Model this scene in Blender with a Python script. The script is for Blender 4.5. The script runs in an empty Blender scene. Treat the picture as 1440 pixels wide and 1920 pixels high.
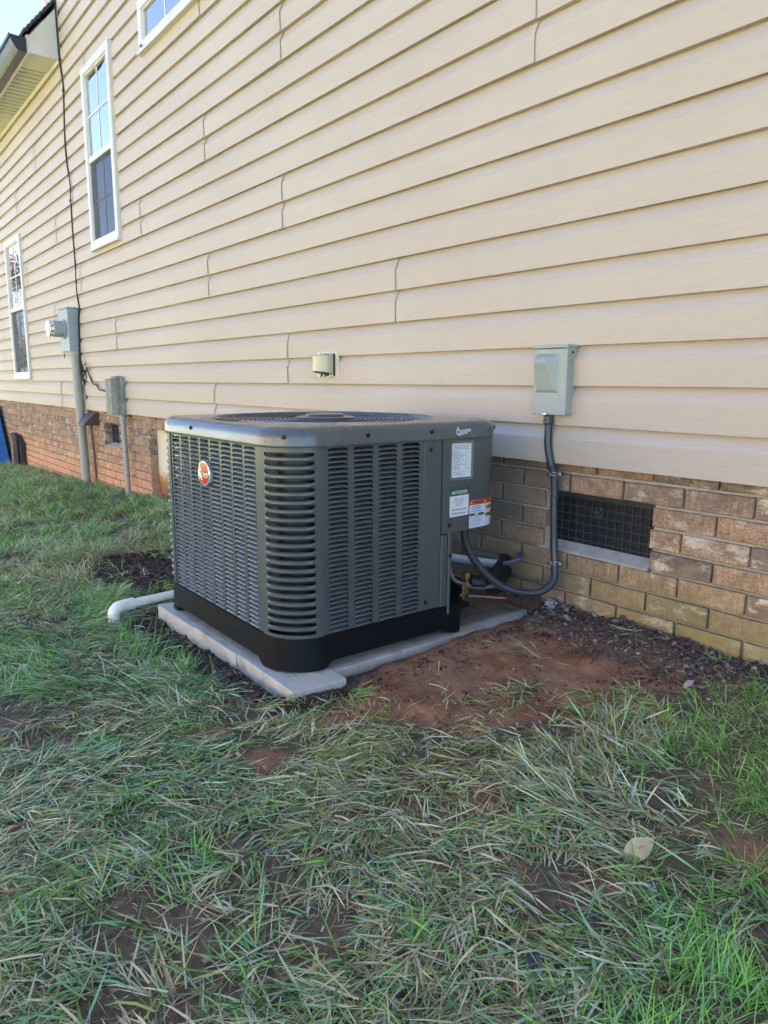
import bpy, bmesh, math, random
import numpy as np
from mathutils import Vector, Matrix, noise
R=random.Random(7); NP=np.random.RandomState(11)
SC=bpy.context.scene; COL=SC.collection
rad=math.radians
# ------------------------------------------------------------------ camera
F_PX,YAW,PITCH,ROLL,CD,CH=1346.08,0.909127,0.180079,0.0046296,1.9401,0.26607
def cam_axes():
    cy,sy,cp,sp=math.cos(YAW),math.sin(YAW),math.cos(PITCH),math.sin(PITCH)
    F=Vector((-sy*cp,cy*cp,-sp)); Rr=Vector((cy,sy,0)); U=Rr.cross(F)
    cr,sr=math.cos(ROLL),math.sin(ROLL)
    return Rr*cr+U*sr, U*cr-Rr*sr, F
cx,cy_,cf=cam_axes()
cd=bpy.data.cameras.new('camera'); cam=bpy.data.objects.new('camera',cd); COL.objects.link(cam)
cam.matrix_world=Matrix(((cx.x,cy_.x,-cf.x,0),(cx.y,cy_.y,-cf.y,-CD),(cx.z,cy_.z,-cf.z,CH),(0,0,0,1)))
cd.sensor_fit='HORIZONTAL'; cd.sensor_width=36; cd.lens=36*F_PX/1440
cd.clip_start=.02; cd.clip_end=400
SC.camera=cam
CAM=Vector((0,-CD,CH))
# ------------------------------------------------------------------ sky, sun, exposure
SUN_EL,SUN_AZ=rad(47),rad(14)      # the sun stands behind the house; azimuth from +Y towards +X
w=bpy.data.worlds.new('World'); SC.world=w; w.use_nodes=True
nt=w.node_tree; nt.nodes.clear()
sk=nt.nodes.new('ShaderNodeTexSky'); sk.sky_type='NISHITA'; sk.sun_disc=False
sk.sun_elevation=SUN_EL; sk.sun_rotation=SUN_AZ; sk.air_density=.8; sk.dust_density=.0; sk.ozone_density=5.0; sk.altitude=1500
bg=nt.nodes.new('ShaderNodeBackground'); bg.inputs[1].default_value=.05
wo=nt.nodes.new('ShaderNodeOutputWorld'); nt.links.new(sk.outputs[0],bg.inputs[0]); nt.links.new(bg.outputs[0],wo.inputs[0])
sl=bpy.data.lights.new('sun','SUN'); sl.energy=5; sl.angle=rad(.5); sl.color=(1,.94,.86)
so=bpy.data.objects.new('sun',sl); COL.objects.link(so)
sd=Vector((math.sin(SUN_AZ)*math.cos(SUN_EL),math.cos(SUN_AZ)*math.cos(SUN_EL),math.sin(SUN_EL)))
so.rotation_euler=(-sd).to_track_quat('-Z','Y').to_euler(); so.location=(0,6,12)
SC.view_settings.view_transform='Standard'; SC.view_settings.look='None'
SC.view_settings.exposure=4.08; SC.view_settings.gamma=1
try:
    SC.view_settings.use_white_balance=True
    SC.view_settings.white_balance_temperature=7700; SC.view_settings.white_balance_tint=17
except Exception: pass
SC.cycles.max_bounces=8; SC.cycles.diffuse_bounces=4; SC.cycles.transmission_bounces=6; SC.cycles.transparent_max_bounces=8

# ------------------------------------------------------------------ object helpers
def tag(o,label=None,cat=None,group=None,kind=None):
    if label:o['label']=label
    if cat:o['category']=cat
    if group:o['group']=group
    if kind:o['kind']=kind
    return o
ORG={}
def thing(name,loc,label,cat,group=None):
    o=bpy.data.objects.new(name,None); o.empty_display_size=.1; COL.objects.link(o); o.location=loc
    ORG[o.name]=Vector(loc); return tag(o,label,cat,group)
def link(name,me,parent=None,loc=None):
    o=bpy.data.objects.new(name,me); COL.objects.link(o)
    if parent: o.parent=parent
    if loc is not None:
        po=ORG.get(parent.name,Vector((0,0,0))) if parent else Vector((0,0,0))
        o.location=Vector(loc)-po; ORG[o.name]=Vector(loc)
    return o
def obj(name,bm,mat,parent=None,smooth=False,org=None,kind=None,label=None):
    """mesh given in world coordinates; origin = parent's origin (or org)"""
    if isinstance(bm,bmesh.types.BMesh):
        me=bpy.data.meshes.new(name); bm.to_mesh(me); bm.free()
    else: me=bm
    if org is None:
        org=ORG.get(parent.name,Vector((0,0,0))) if parent else None
        if org is None and not parent and len(me.vertices):
            c=np.empty(len(me.vertices)*3,np.float32); me.vertices.foreach_get('co',c); c=c.reshape(-1,3)
            org=Vector(((c[:,0].min()+c[:,0].max())/2,(c[:,1].min()+c[:,1].max())/2,c[:,2].min()))
    org=Vector(org); me.transform(Matrix.Translation(-org))
    ms=mat if isinstance(mat,(list,tuple)) else [mat]
    for m in ms: me.materials.append(m)
    if smooth:
        me.polygons.foreach_set('use_smooth',[True]*len(me.polygons))
        if smooth!='all': 
            try: me.set_sharp_from_angle(angle=rad(35))
            except Exception: pass
    o=bpy.data.objects.new(name,me); COL.objects.link(o)
    if parent:
        o.parent=parent; o.location=org-ORG.get(parent.name,Vector((0,0,0)))
    else: o.location=org
    ORG[o.name]=org.copy()
    if kind:o['kind']=kind
    if label:o['label']=label
    return o
def box(bm,x0,x1,y0,y1,z0,z1,bev=0,seg=1,mi=0):
    vs=[bm.verts.new((x,y,z)) for z in (z0,z1) for y in (y0,y1) for x in (x0,x1)]
    fs=[(0,2,3,1),(4,5,7,6),(0,1,5,4),(2,6,7,3),(0,4,6,2),(1,3,7,5)]
    F=[bm.faces.new([vs[i] for i in f]) for f in fs]
    for f in F:f.material_index=mi
    if bev:
        es=list({e for f in F for e in f.edges})
        bmesh.ops.bevel(bm,geom=es,offset=bev,segments=seg,affect='EDGES',profile=.5)
    return vs
def BX(*a,**k):
    bm=bmesh.new(); box(bm,*a,**k); return bm
def frame(d,up=Vector((0,0,1))):
    d=d.normalized()
    if abs(d.dot(up))>.98: up=Vector((0,1,0))
    a=d.cross(up).normalized(); return a,a.cross(d).normalized()
def catmull(P,n=8):
    P=[Vector(p) for p in P]; out=[]
    Q=[P[0]*2-P[1]]+P+[P[-1]*2-P[-2]]
    for i in range(1,len(Q)-2):
        for k in range(n):
            t=k/n; a,b,c,d=Q[i-1],Q[i],Q[i+1],Q[i+2]
            out.append(.5*((2*b)+(c-a)*t+(2*a-5*b+4*c-d)*t*t+(3*b-a-3*c+d)*t**3))
    out.append(P[-1]); return out
def tube(bm,P,r,n=10,caps=True,rib=0,ribp=2):
    P=[Vector(p) for p in P]; rings=[]
    a,b=frame(P[1]-P[0])
    for i,p in enumerate(P):
        d=(P[min(i+1,len(P)-1)]-P[max(i-1,0)]).normalized()
        a=(a-d*a.dot(d)).normalized(); b=d.cross(a)
        rr=(r[i] if isinstance(r,(list,tuple)) else r)
        if rib and i%ribp==0: rr+=rib
        rings.append([bm.verts.new(p+(a*math.cos(t)+b*math.sin(t))*rr) for t in [2*math.pi*k/n for k in range(n)]])
    for u,v in zip(rings,rings[1:]):
        for k in range(n): bm.faces.new((u[k],u[(k+1)%n],v[(k+1)%n],v[k]))
    if caps:
        bm.faces.new(rings[0][::-1]); bm.faces.new(rings[-1])
    return rings
def resample(P,step):
    P=[Vector(p) for p in P]; out=[P[0]]; acc=0
    for a,b in zip(P,P[1:]):
        L=(b-a).length; t=step-acc
        while t<L: out.append(a.lerp(b,t/L)); t+=step
        acc=(acc+L)%step
    out.append(P[-1]); return out
def lathe(bm,c,axis,prof,n=24,a0=None):
    """prof: list of (dist along axis, radius)"""
    c=Vector(c); axis=Vector(axis).normalized(); a,b=frame(axis); rings=[]
    for h,r in prof:
        rings.append([bm.verts.new(c+axis*h+(a*math.cos(t)+b*math.sin(t))*max(r,1e-4)) for t in [2*math.pi*k/n for k in range(n)]])
    for u,v in zip(rings,rings[1:]):
        for k in range(n): bm.faces.new((u[k],u[(k+1)%n],v[(k+1)%n],v[k]))
    bm.faces.new(rings[0][::-1]); bm.faces.new(rings[-1])
def prism(bm,pts,dirv,mi=0):
    dirv=Vector(dirv); A=[bm.verts.new(p) for p in pts]; B=[bm.verts.new(Vector(p)+dirv) for p in pts]; n=len(pts)
    fs=[bm.faces.new(A),bm.faces.new(B[::-1])]
    for i in range(n): fs.append(bm.faces.new((A[i],B[i],B[(i+1)%n],A[(i+1)%n])))
    for f in fs:f.material_index=mi
    bmesh.ops.recalc_face_normals(bm,faces=fs)
def quad(bm,*p,mi=0):
    f=bm.faces.new([bm.verts.new(q) for q in p]); f.material_index=mi; return f
# ------------------------------------------------------------------ material helpers
class N:
    def __init__(s,name):
        s.m=bpy.data.materials.new(name); s.m.use_nodes=True; s.t=s.m.node_tree; s.t.nodes.clear()
        s.out=s.t.nodes.new('ShaderNodeOutputMaterial'); s.p=s.t.nodes.new('ShaderNodeBsdfPrincipled')
        s.t.links.new(s.p.outputs[0],s.out.inputs[0])
        s.geo=s.t.nodes.new('ShaderNodeNewGeometry'); s.pos=s.geo.outputs['Position']
    def n(s,typ,ins=None,**k):
        o=s.t.nodes.new('ShaderNode'+typ)
        for a,b in k.items(): setattr(o,a,b)
        for a,b in (ins or {}).items(): s.set(o.inputs[a],b)
        return o
    def set(s,i,v):
        if isinstance(v,bpy.types.NodeSocket): s.t.links.new(v,i)
        else: i.default_value=v
    def map(s,scale=(1,1,1),src=None):
        return s.n('Mapping',{0:src or s.pos,3:scale}).outputs[0]
    def noise(s,scale,detail=3,rough=.5,src=None,dist=0):
        return s.n('TexNoise',{'Vector':src or s.pos,'Scale':scale,'Detail':detail,'Roughness':rough,'Distortion':dist}).outputs['Fac']
    def ramp(s,f,*st,mode='LINEAR'):
        o=s.n('ValToRGB',{0:f}); e=o.color_ramp.elements; o.color_ramp.interpolation=mode
        while len(e)<len(st): e.new(.5)
        for a,(q,c) in zip(e,st):
            a.position=q; a.color=(c,c,c,1) if isinstance(c,(int,float)) else (*c,1)
        return o.outputs[0]
    def mix(s,f,a,b,mode='MIX'):
        o=s.n('Mix',data_type='RGBA',blend_type=mode)
        s.set(o.inputs[0],f)
        for i,v in ((6,a),(7,b)): s.set(o.inputs[i],(*v,1) if isinstance(v,tuple) and len(v)==3 else v)
        return o.outputs[2]
    def math(s,op,a,b=0,c=0,clamp=False):
        o=s.n('Math',{0:a,1:b,2:c},operation=op,use_clamp=clamp); return o.outputs[0]
    def bump(s,h,strength=.3,dist=.002):
        o=s.n('Bump',{'Height':h,'Strength':strength,'Distance':dist}); s.t.links.new(o.outputs[0],s.p.inputs['Normal']); return o
    def col(s,c): s.set(s.p.inputs['Base Color'],(*c,1) if isinstance(c,tuple) else c)
    def rough(s,r): s.set(s.p.inputs['Roughness'],r)
def simple(name,c,rough=.5,metal=0,var=.12,vs=12,bump=0,bs=60,spec=None,coat=0,dirt=None,dirtscale=5,dirtamt=.5):
    m=N(name); f=m.noise(vs,4,.6)
    lo=tuple(x*(1-var) for x in c); hi=tuple(min(1,x*(1+var)) for x in c)
    k=m.ramp(f,(.3,lo),(.7,hi))
    if dirt:
        g=m.ramp(m.noise(dirtscale,6,.65),(.5,0.),(.72,dirtamt)); k=m.mix(g,k,dirt)
    m.col(k); m.rough(m.ramp(m.noise(vs*2,3),(.3,max(0,rough-.07)),(.7,min(1,rough+.07))))
    m.p.inputs['Metallic'].default_value=metal
    if spec is not None: m.p.inputs['Specular IOR Level'].default_value=spec
    if coat: m.p.inputs['Coat Weight'].default_value=coat; m.p.inputs['Coat Roughness'].default_value=.12
    if bump: m.bump(m.noise(bs,4,.6),bump,.002)
    return m.m
# --- siding
m=N('siding_vinyl')
g1=m.noise(1,4,.62,m.map((11,1,150)),.9); g2=m.noise(1,3,.5,m.map((1.1,1,2.2)))
g3=m.noise(1,5,.7,m.map((22,3,340)),.4)
c=m.mix(m.ramp(g2,(.3,0.),(.7,1.)),(.50,.410,.318),(.54,.450,.354))
c=m.mix(m.ramp(g1,(.35,.24),(.6,0.)),c,(.38,.315,.24))
# weather stains
st=m.ramp(m.noise(1,5,.6,m.map((1.6,1,.7))),(.56,0.),(.78,.22)); c=m.mix(st,c,(.42,.38,.31))
m.col(c); m.rough(.52); m.p.inputs['Specular IOR Level'].default_value=.35
m.bump(m.math('ADD',g1,m.math('MULTIPLY',g3,.5)),.55,.0016); SID=m.m
TRIM=simple('white_vinyl_trim',(.62,.59,.54),.4,var=.05,vs=4,bump=.05,dirt=(.45,.42,.36),dirtscale=9,dirtamt=.25)
BTRIM=simple('cream_trim_sheet',(.55,.52,.46),.5,var=.06,vs=4,dirt=(.35,.33,.28),dirtscale=6,dirtamt=.3)
DARKGUT=simple('dark_gutter_metal',(.016,.018,.028),.35,var=.1)
SHING=simple('asphalt_shingle',(.04,.04,.045),.9,var=.35,vs=40,bump=.5,bs=200)
SOFF=simple('soffit_vinyl',(.55,.53,.46),.55,var=.05,vs=5)
# --- brick: per-brick colour from the brick's own cell, drag marks, efflorescence, algae
PB,LB,ZB=.0677,.2033,-.0343
m=N('brick')
sx=m.n('SeparateXYZ',{0:m.pos}); X,Y,Z=sx.outputs
row=m.math('FLOOR',m.math('DIVIDE',m.math('SUBTRACT',Z,ZB),PB))
par=m.math('MULTIPLY',m.math('MODULO',m.math('ADD',row,100.),2.),LB/2)
colm=m.math('FLOOR',m.math('DIVIDE',m.math('ADD',m.math('ADD',X,.99+LB*100),par),LB))
cell=m.n('CombineXYZ',{0:colm,1:row,2:0.}).outputs[0]
wn=m.n('TexWhiteNoise',{'Vector':cell}).outputs['Value']
wn2=m.n('TexWhiteNoise',{'Vector':m.n('VectorMath',{0:cell,1:(7.3,1.7,3.)},operation='ADD').outputs[0]}).outputs['Value']
base=m.ramp(wn,(0.,(.33,.21,.135)),(.2,(.44,.275,.17)),(.42,(.24,.17,.13)),(.6,(.40,.29,.21)),(.8,(.34,.20,.13)),(1.,(.21,.155,.13)))
drag=m.noise(1,5,.7,m.map((75,75,16)),.1)
blot=m.noise(1,6,.75,m.map((16,16,26)),.1)
base=m.mix(m.ramp(drag,(.42,0.),(.66,.6)),base,(.60,.48,.36))
base=m.mix(m.ramp(blot,(.44,0.),(.66,.75)),base,(.13,.095,.08)); fine=m.noise(150,3,.7); base=m.mix(m.ramp(fine,(.38,.7),(.52,0.)),base,(.16,.11,.08))
eff=m.math('MULTIPLY',m.ramp(m.noise(1,7,.8,m.map((9,9,17)),.1),(.52,0.),(.62,.8)),m.ramp(wn2,(.30,.12),(.70,1.)))
base=m.mix(m.ramp(wn2,(.76,0.),(.80,.7)),base,m.mix(m.ramp(blot,(.4,0.),(.6,1.)),(.20,.175,.155),(.10,.09,.085)))
base=m.mix(eff,base,(.70,.64,.56))
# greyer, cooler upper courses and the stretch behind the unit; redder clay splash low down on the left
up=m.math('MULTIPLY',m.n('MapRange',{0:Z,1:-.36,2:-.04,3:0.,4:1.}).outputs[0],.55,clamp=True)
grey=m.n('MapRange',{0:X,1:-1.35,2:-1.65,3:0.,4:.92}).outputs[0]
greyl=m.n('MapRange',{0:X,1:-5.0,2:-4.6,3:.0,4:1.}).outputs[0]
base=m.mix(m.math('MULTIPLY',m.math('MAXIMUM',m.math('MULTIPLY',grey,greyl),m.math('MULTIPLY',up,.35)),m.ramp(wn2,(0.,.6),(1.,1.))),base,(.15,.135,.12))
low=m.math('MULTIPLY',m.n('MapRange',{0:Z,1:-.30,2:-.62,3:0.,4:1.}).outputs[0],m.n('MapRange',{0:X,1:-4.,2:-5.2,3:0.,4:.6}).outputs[0])
base=m.mix(low,base,(.66,.36,.22))
alg=m.math('MULTIPLY',m.n('MapRange',{0:Z,1:-.24,2:-.44,3:0.,4:1.}).outputs[0],m.n('MapRange',{0:X,1:-1.95,2:-1.2,3:0.,4:1.}).outputs[0])
alg=m.math('MULTIPLY',alg,m.ramp(m.noise(1,5,.65,m.map((5,5,14)),.5),(.34,.15),(.62,.85)))
base=m.mix(alg,base,(.27,.235,.09))
spot=m.ramp(m.noise(120,2,.5),(.70,0.),(.74,.8)); base=m.mix(spot,base,(.03,.025,.02))
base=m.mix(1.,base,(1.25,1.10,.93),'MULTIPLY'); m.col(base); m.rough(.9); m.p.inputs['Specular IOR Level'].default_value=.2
m.bump(m.math('ADD',m.math('MULTIPLY',drag,.8),m.noise(260,3,.7)),.7,.002); BRK=m.m
m=N('mortar'); c=m.ramp(m.noise(30,5,.6),(.3,(.34,.32,.27)),(.7,(.52,.49,.42)))
sx=m.n('SeparateXYZ',{0:m.pos}); al=m.math('MULTIPLY',m.n('MapRange',{0:sx.outputs[2],1:-.2,2:-.45,3:0.,4:.55}).outputs[0],m.ramp(m.noise(8,4),(.4,.3),(.6,1.)))
c=m.mix(al,c,(.13,.115,.05)); m.col(c); m.rough(.95); m.bump(m.noise(180,4,.7),.6,.002); MORT=m.m
CONC=simple('concrete_sill',(.42,.38,.33),.9,var=.15,vs=14,bump=.4,bs=150,dirt=(.2,.13,.09),dirtscale=8,dirtamt=.4)
# --- pavers: pale cement, clay washed on where the soil was thrown
m=N('paver_concrete')
c=m.ramp(m.noise(9,6,.65),(.3,(.40,.37,.31)),(.7,(.58,.545,.46)))
sx=m.n('SeparateXYZ',{0:m.pos})
ins=m.math('MULTIPLY',m.n('MapRange',{0:sx.outputs[0],1:-1.598,2:-1.625,3:0.,4:1.}).outputs[0],m.n('MapRange',{0:sx.outputs[1],1:-.62,2:-.42,3:0.,4:1.}).outputs[0])
dm=m.ramp(m.noise(7,6,.7),(.35,.55),(.6,1.)); c=m.mix(m.math('MULTIPLY',ins,dm),c,m.ramp(m.noise(12,5,.7),(.35,(.075,.075,.035)),(.65,(.23,.12,.055))))
cl=m.ramp(m.noise(14,6,.7),(.54,0.),(.68,.6)); c=m.mix(cl,c,(.20,.15,.11))
m.col(c); m.rough(.92); m.bump(m.math('ADD',m.noise(220,5,.7),m.noise(40,5,.7)),.8,.003); PAVE=m.m
# --- condenser paints
GREY=simple('grey_green_enamel',(.060,.078,.077),.38,var=.05,vs=3,coat=.25)
GREYG=simple('glossy_grey_enamel',(.078,.090,.092),.26,var=.05,vs=3,coat=.25)
LOUV=simple('lit_louver_enamel',(.17,.20,.20),.30,var=.05,vs=6,coat=.3)  # unit's enamel lightened: the bright lit lips are put into the colour
BASE=simple('black_base_plastic',(.004,.006,.008),.5,var=.2,vs=18,bump=.15,bs=40,spec=.18)
INNER=simple('coil_shadow_black',(.006,.006,.006),.7,var=.3)
BLK=simple('black_rubber',(.010,.010,.011),.55,var=.2,vs=30)
SCREW=simple('dark_screw_steel',(.02,.02,.022),.35,metal=.6)
GUARD=simple('guard_wire_black',(.03,.035,.045),.3,var=.1,coat=.5)
STK=simple('sticker_white',(.62,.66,.68),.3,var=.03)
STKL=simple('sticker_lilac',(.60,.62,.72),.3,var=.03)
INK=simple('sticker_ink',(.07,.075,.085),.5)
INKM=simple('sticker_ink_grey',(.20,.21,.23),.5)
GRN=simple('sticker_green',(.004,.085,.055),.3)
ORA=simple('sticker_orange',(.52,.085,.015),.3)
YEL=simple('sticker_yellow',(.75,.45,.08),.4)
REDD=simple('sticker_dark_red',(.28,.03,.02),.4)
NAVY=simple('sticker_navy',(.012,.012,.08),.3)
FILM=simple('clear_film',(.15,.16,.155),.2)
CHROME=simple('badge_chrome',(.85,.83,.80),.18,metal=.7)
BRED=simple('badge_red',(.62,.015,.015),.15,coat=1.)
PVC=simple('pvc_white',(.80,.78,.66),.3,var=.04,dirt=(.4,.36,.28),dirtscale=10,dirtamt=.3)
WHIP=simple('conduit_grey',(.034,.042,.052),.34,var=.08,vs=30)
BOXG=simple('utility_grey_paint',(.30,.34,.30),.42,var=.05,vs=5,bump=.04,dirt=(.2,.21,.18),dirtscale=7,dirtamt=.3)
METG=simple('meter_grey_paint',(.27,.33,.34),.42,var=.07,vs=6,dirt=(.17,.2,.19),dirtscale=7,dirtamt=.35)
PIPEG=simple('conduit_beige_grey',(.33,.33,.27),.5,var=.08,vs=6,dirt=(.2,.19,.14),dirtscale=6,dirtamt=.4)
LICH=simple('weathered_grey_plastic',(.24,.26,.22),.75,var=.25,vs=18,bump=.2,dirt=(.10,.12,.06),dirtscale=16,dirtamt=.75)
BRASS=simple('brass',(.26,.18,.07),.35,metal=.8,var=.15,vs=50)
COPP=simple('copper',(.26,.11,.07),.35,metal=.8,var=.2,vs=40)
STEEL=simple('zinc_clamp',(.55,.56,.56),.25,metal=.9)
BROWN=simple('brown_plastic',(.075,.05,.045),.5,var=.15,dirt=(.16,.13,.11),dirtamt=.3)
DRYR=simple('aged_clear_hood',(.46,.42,.26),.35,var=.1,vs=20,coat=.4)
BEIGEP=simple('beige_plate',(.56,.50,.39),.45,var=.04)
VENT=simple('vent_black',(.010,.012,.014),.5,var=.3,vs=30)
GAL=simple('galvanised_mesh',(.06,.065,.075),.5,var=.2)
BLUE=simple('blue_tarp_board',(.008,.13,.36),.45,var=.08,vs=4,bump=.1,bs=8)
WOOD=simple('grey_weathered_wood',(.17,.13,.10),.85,var=.3,vs=25,bump=.4,bs=90)
ALU=simple('crumpled_foil',(.60,.62,.62),.3,metal=.8)
# rusted crawl door
m=N('rusted_white_door'); sx=m.n('SeparateXYZ',{0:m.pos})
rm=m.math('ADD',m.n('MapRange',{0:sx.outputs[2],1:-.28,2:-.66,3:-.1,4:.55}).outputs[0],m.math('MULTIPLY',m.noise(1,6,.75,m.map((40,40,22))),.62))
c=m.ramp(rm,(.45,(.66,.60,.44)),(.52,(.45,.28,.12)),(.60,(.33,.12,.03)),(.80,(.20,.07,.03)),(1.,(.30,.13,.09)))
m.col(c); m.rough(.6); m.bump(rm,.3,.002); RUST=m.m
# glass: dark glossy pane over whatever is behind
def glass(name,tint,refl):
    m=N(name); m.t.nodes.remove(m.p)
    gl=m.n('BsdfGlossy',{'Roughness':.01,'Color':(1,1,1,1)}); tr=m.n('BsdfTransparent',{'Color':(*tint,1)})
    fr=m.n('Fresnel',{'IOR':1.6}); k=m.math('MULTIPLY_ADD',fr.outputs[0],1.6,refl,clamp=True)
    wv=m.noise(3,2,.5); b=m.n('Bump',{'Height':wv,'Strength':.04,'Distance':.01}); m.t.links.new(b.outputs[0],gl.inputs['Normal'])
    mx=m.n('MixShader',{0:k,1:tr.outputs[0],2:gl.outputs[0]}); m.t.links.new(mx.outputs[0],m.out.inputs[0]); return m.m
GLS=glass('window_glass',(.55,.6,.6),.25)
SCRN=simple('insect_screen',(.02,.022,.028),.6)
m=N('insect_screen_mesh'); m.p.inputs['Base Color'].default_value=(.03,.035,.05,1); m.p.inputs['Alpha'].default_value=.62; m.rough(.7); SCREEN=m.m
CURT=simple('pale_curtain',(.35,.37,.42),.8,var=.1,vs=3)
ROOM=simple('dark_room',(.02,.022,.028),.8)
LENS=glass('meter_glass',(.85,.87,.86),.0)

# ------------------------------------------------------------------ ground
def h2(x,y,s=1.,o=0.): return noise.noise(Vector((x*s+o,y*s-o,o*.37)))
def ground_base(x,y):
    z=-.495-.037*np.maximum(0,-1.5-x)
    ay=np.minimum(np.abs(np.minimum(y,0)),1.1); z=z-.052*ay-.03*np.minimum(np.maximum(-y-1.1,0),6)
    z=np.where(x<-14,-.495-.037*12.5-.0*x,z)
    return z
def poly_in(x,y,P):
    ins=np.zeros(x.shape,bool); n=len(P)
    for i in range(n):
        x0,y0=P[i]; x1,y1=P[(i+1)%n]
        c=((y0>y)!=(y1>y))&(x<(x1-x0)*(y-y0)/((y1-y0)+1e-12)+x0); ins^=c
    return ins
def sdist(x,y,P):
    d=np.full(x.shape,9.); n=len(P)
    for i in range(n):
        a=np.array(P[i]);b=np.array(P[(i+1)%n]); ab=b-a
        t=np.clip(((x-a[0])*ab[0]+(y-a[1])*ab[1])/(ab@ab),0,1)
        d=np.minimum(d,np.hypot(x-a[0]-t*ab[0],y-a[1]-t*ab[1]))
    return np.where(poly_in(x,y,P),d,-d)
# lattice value noise (vectorised)
_T=NP.rand(256,256)
def vn(x,y,s,seed=0):
    x=x*s+seed*17.31; y=y*s+seed*5.77
    xi=np.floor(x).astype(int); yi=np.floor(y).astype(int); fx=x-xi; fy=y-yi
    fx=fx*fx*(3-2*fx); fy=fy*fy*(3-2*fy)
    g=lambda a,b:_T[(a+seed*31)%256,(b+seed*57)%256]
    return (g(xi,yi)*(1-fx)+g(xi+1,yi)*fx)*(1-fy)+(g(xi,yi+1)*(1-fx)+g(xi+1,yi+1)*fx)*fy
def fbm(x,y,s,seed=0,o=4):
    v=0;a=.5;t=0
    for k in range(o): v=v+a*vn(x,y,s*2**k,seed+k); t+=a; a*=.55
    return v/t
CLAY=[(-1.50,.1),(-1.58,-.5),(-1.47,-.93),(-1.41,-1.06),(-1.25,-.93),(-1.07,-.80),(-1.00,-.62),(-.96,-.45),(-.90,-.30),(-.80,-.12),(-.70,.1)]
MUDL=[(-3.55,-1.02),(-3.7,-.82),(-3.5,-.62),(-3.0,-.5),(-2.4,-.4),(-2.40,-1.0),(-2.65,-1.0),(-3.0,-1.06)]
STRIP=[(-2.55,-1.02),(-2.45,-1.17),(-1.9,-1.16),(-1.45,-1.13),(-1.40,-.95),(-1.5,-.85),(-1.5,-.2),(-2.4,-.2)]
PADR=(-2.44,-1.525,-1.065,-.055)
MUDS=[(-.915,-1.01,.06),(-1.05,-1.22,.03),(-.49,-.76,.055),(-.98,-1.12,.04),(-1.3,-1.25,.05),(-.84,-1.20,.05),(-.74,-1.10,.045),(-.60,-.98,.04),(-.50,-1.02,.03),(-1.22,-1.42,.035),(-1.50,-1.30,.04),(-1.08,-1.02,.035)]
def masks(x,y):
    wob=(fbm(x,y,9,3)-.5)*.22+(fbm(x,y,34,9)-.5)*.07
    clay=sdist(x,y,CLAY)+wob*.8
    mudl=sdist(x,y,MUDL)+wob*.9
    strip=sdist(x,y,STRIP)+wob*.35
    spots=np.full(x.shape,-9.)
    for a,b,r in MUDS: spots=np.maximum(spots,r-np.hypot(x-a,y-b)+wob*.35)
    return clay,mudl,strip,spots
def gz(x,y):
    x=np.asarray(x,float); y=np.asarray(y,float)
    z=ground_base(x,y); near=(x>-6)&(x<1.5)&(y>-3.5)
    z=z+np.where(near,(fbm(x,y,3.1,5)-.5)*.03+(fbm(x,y,12,6,3)-.5)*.012,0)
    clay,mudl,strip,spots=masks(x,y)
    cm=np.clip(clay/.06,0,1); z=z+cm*((fbm(x,y,6,12)-.5)*.03+(fbm(x,y,26,13)-.5)*.012+(np.abs(fbm(x,y,80,15)-.5))*.008)
    wl=np.clip((y+.25)/.25,0,1)*np.clip((x+1.6)/.15,0,1)*(x<1); z=z+wl*((fbm(x,y,22,16)-.35)*.035)
    dm=np.clip(np.maximum(mudl,strip)/.05,0,1); z=z+dm*(.010+(fbm(x,y,14,17)-.5)*.035+(fbm(x,y,50,18)-.5)*.03)*(clay<.03)
    t=np.clip((x+1.592)/.07,0,1); inp=(x>PADR[0]-.06)&(x<PADR[1]+.01)&(y>PADR[2]-.03)&(y<PADR[3]+.03)
    z=np.where(inp,np.minimum(z,-.566*(1-t)+z*t),z)
    # soil banked up to the right edge of the pavers
    bank=np.exp(-((x+1.53)/.05)**2)*(x>-1.565)*(y>-.86)*(y<-.02)
    z=np.where(x>-1.565,np.maximum(z,-.60+.062*bank),z)
    return z
def axis(a,b,st,lo,hi):
    c=list(np.arange(a,b,st)); s=st; v=a; L=[]
    while v>lo: s*=1.25; v-=s; L.append(v)
    s=st; v=c[-1]; H=[]
    while v<hi: s*=1.25; v+=s; H.append(v)
    return np.array(L[::-1]+c+H)
xs=axis(-4.2,.35,.016,-120,120); ys=axis(-2.0,.06,.016,-120,1.5)
ys=np.concatenate([ys,[8,14,30,60,120]])
GX,GY=np.meshgrid(xs,ys); GZ=gz(GX,GY)
nx,ny=len(xs),len(ys); co=np.stack([GX,GY,GZ],-1).reshape(-1,3)
idx=np.arange(nx*ny).reshape(ny,nx); qd=np.stack([idx[:-1,:-1],idx[:-1,1:],idx[1:,1:],idx[1:,:-1]],-1).reshape(-1,4)
def fastmesh(name,co,faces,k,smooth=False):
    me=bpy.data.meshes.new(name); me.vertices.add(len(co)); me.vertices.foreach_set('co',co.astype(np.float32).ravel())
    nf=len(faces); me.loops.add(nf*k); me.loops.foreach_set('vertex_index',faces.astype(np.int32).ravel())
    me.polygons.add(nf); me.polygons.foreach_set('loop_start',np.arange(0,nf*k,k,dtype=np.int32))
    me.polygons.foreach_set('loop_total',np.full(nf,k,dtype=np.int32)) if hasattr(me.polygons[0],'loop_total') else None
    if smooth: me.polygons.foreach_set('use_smooth',np.ones(nf,bool))
    me.update(calc_edges=True); me.validate(); return me
def setcol(me,name,c):
    a=me.color_attributes.new(name,'FLOAT_COLOR','POINT'); c4=np.ones((len(c),4),np.float32); c4[:,:3]=c; a.data.foreach_set('color',c4.ravel())
me=fastmesh('ground',co,qd,4,True)
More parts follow.
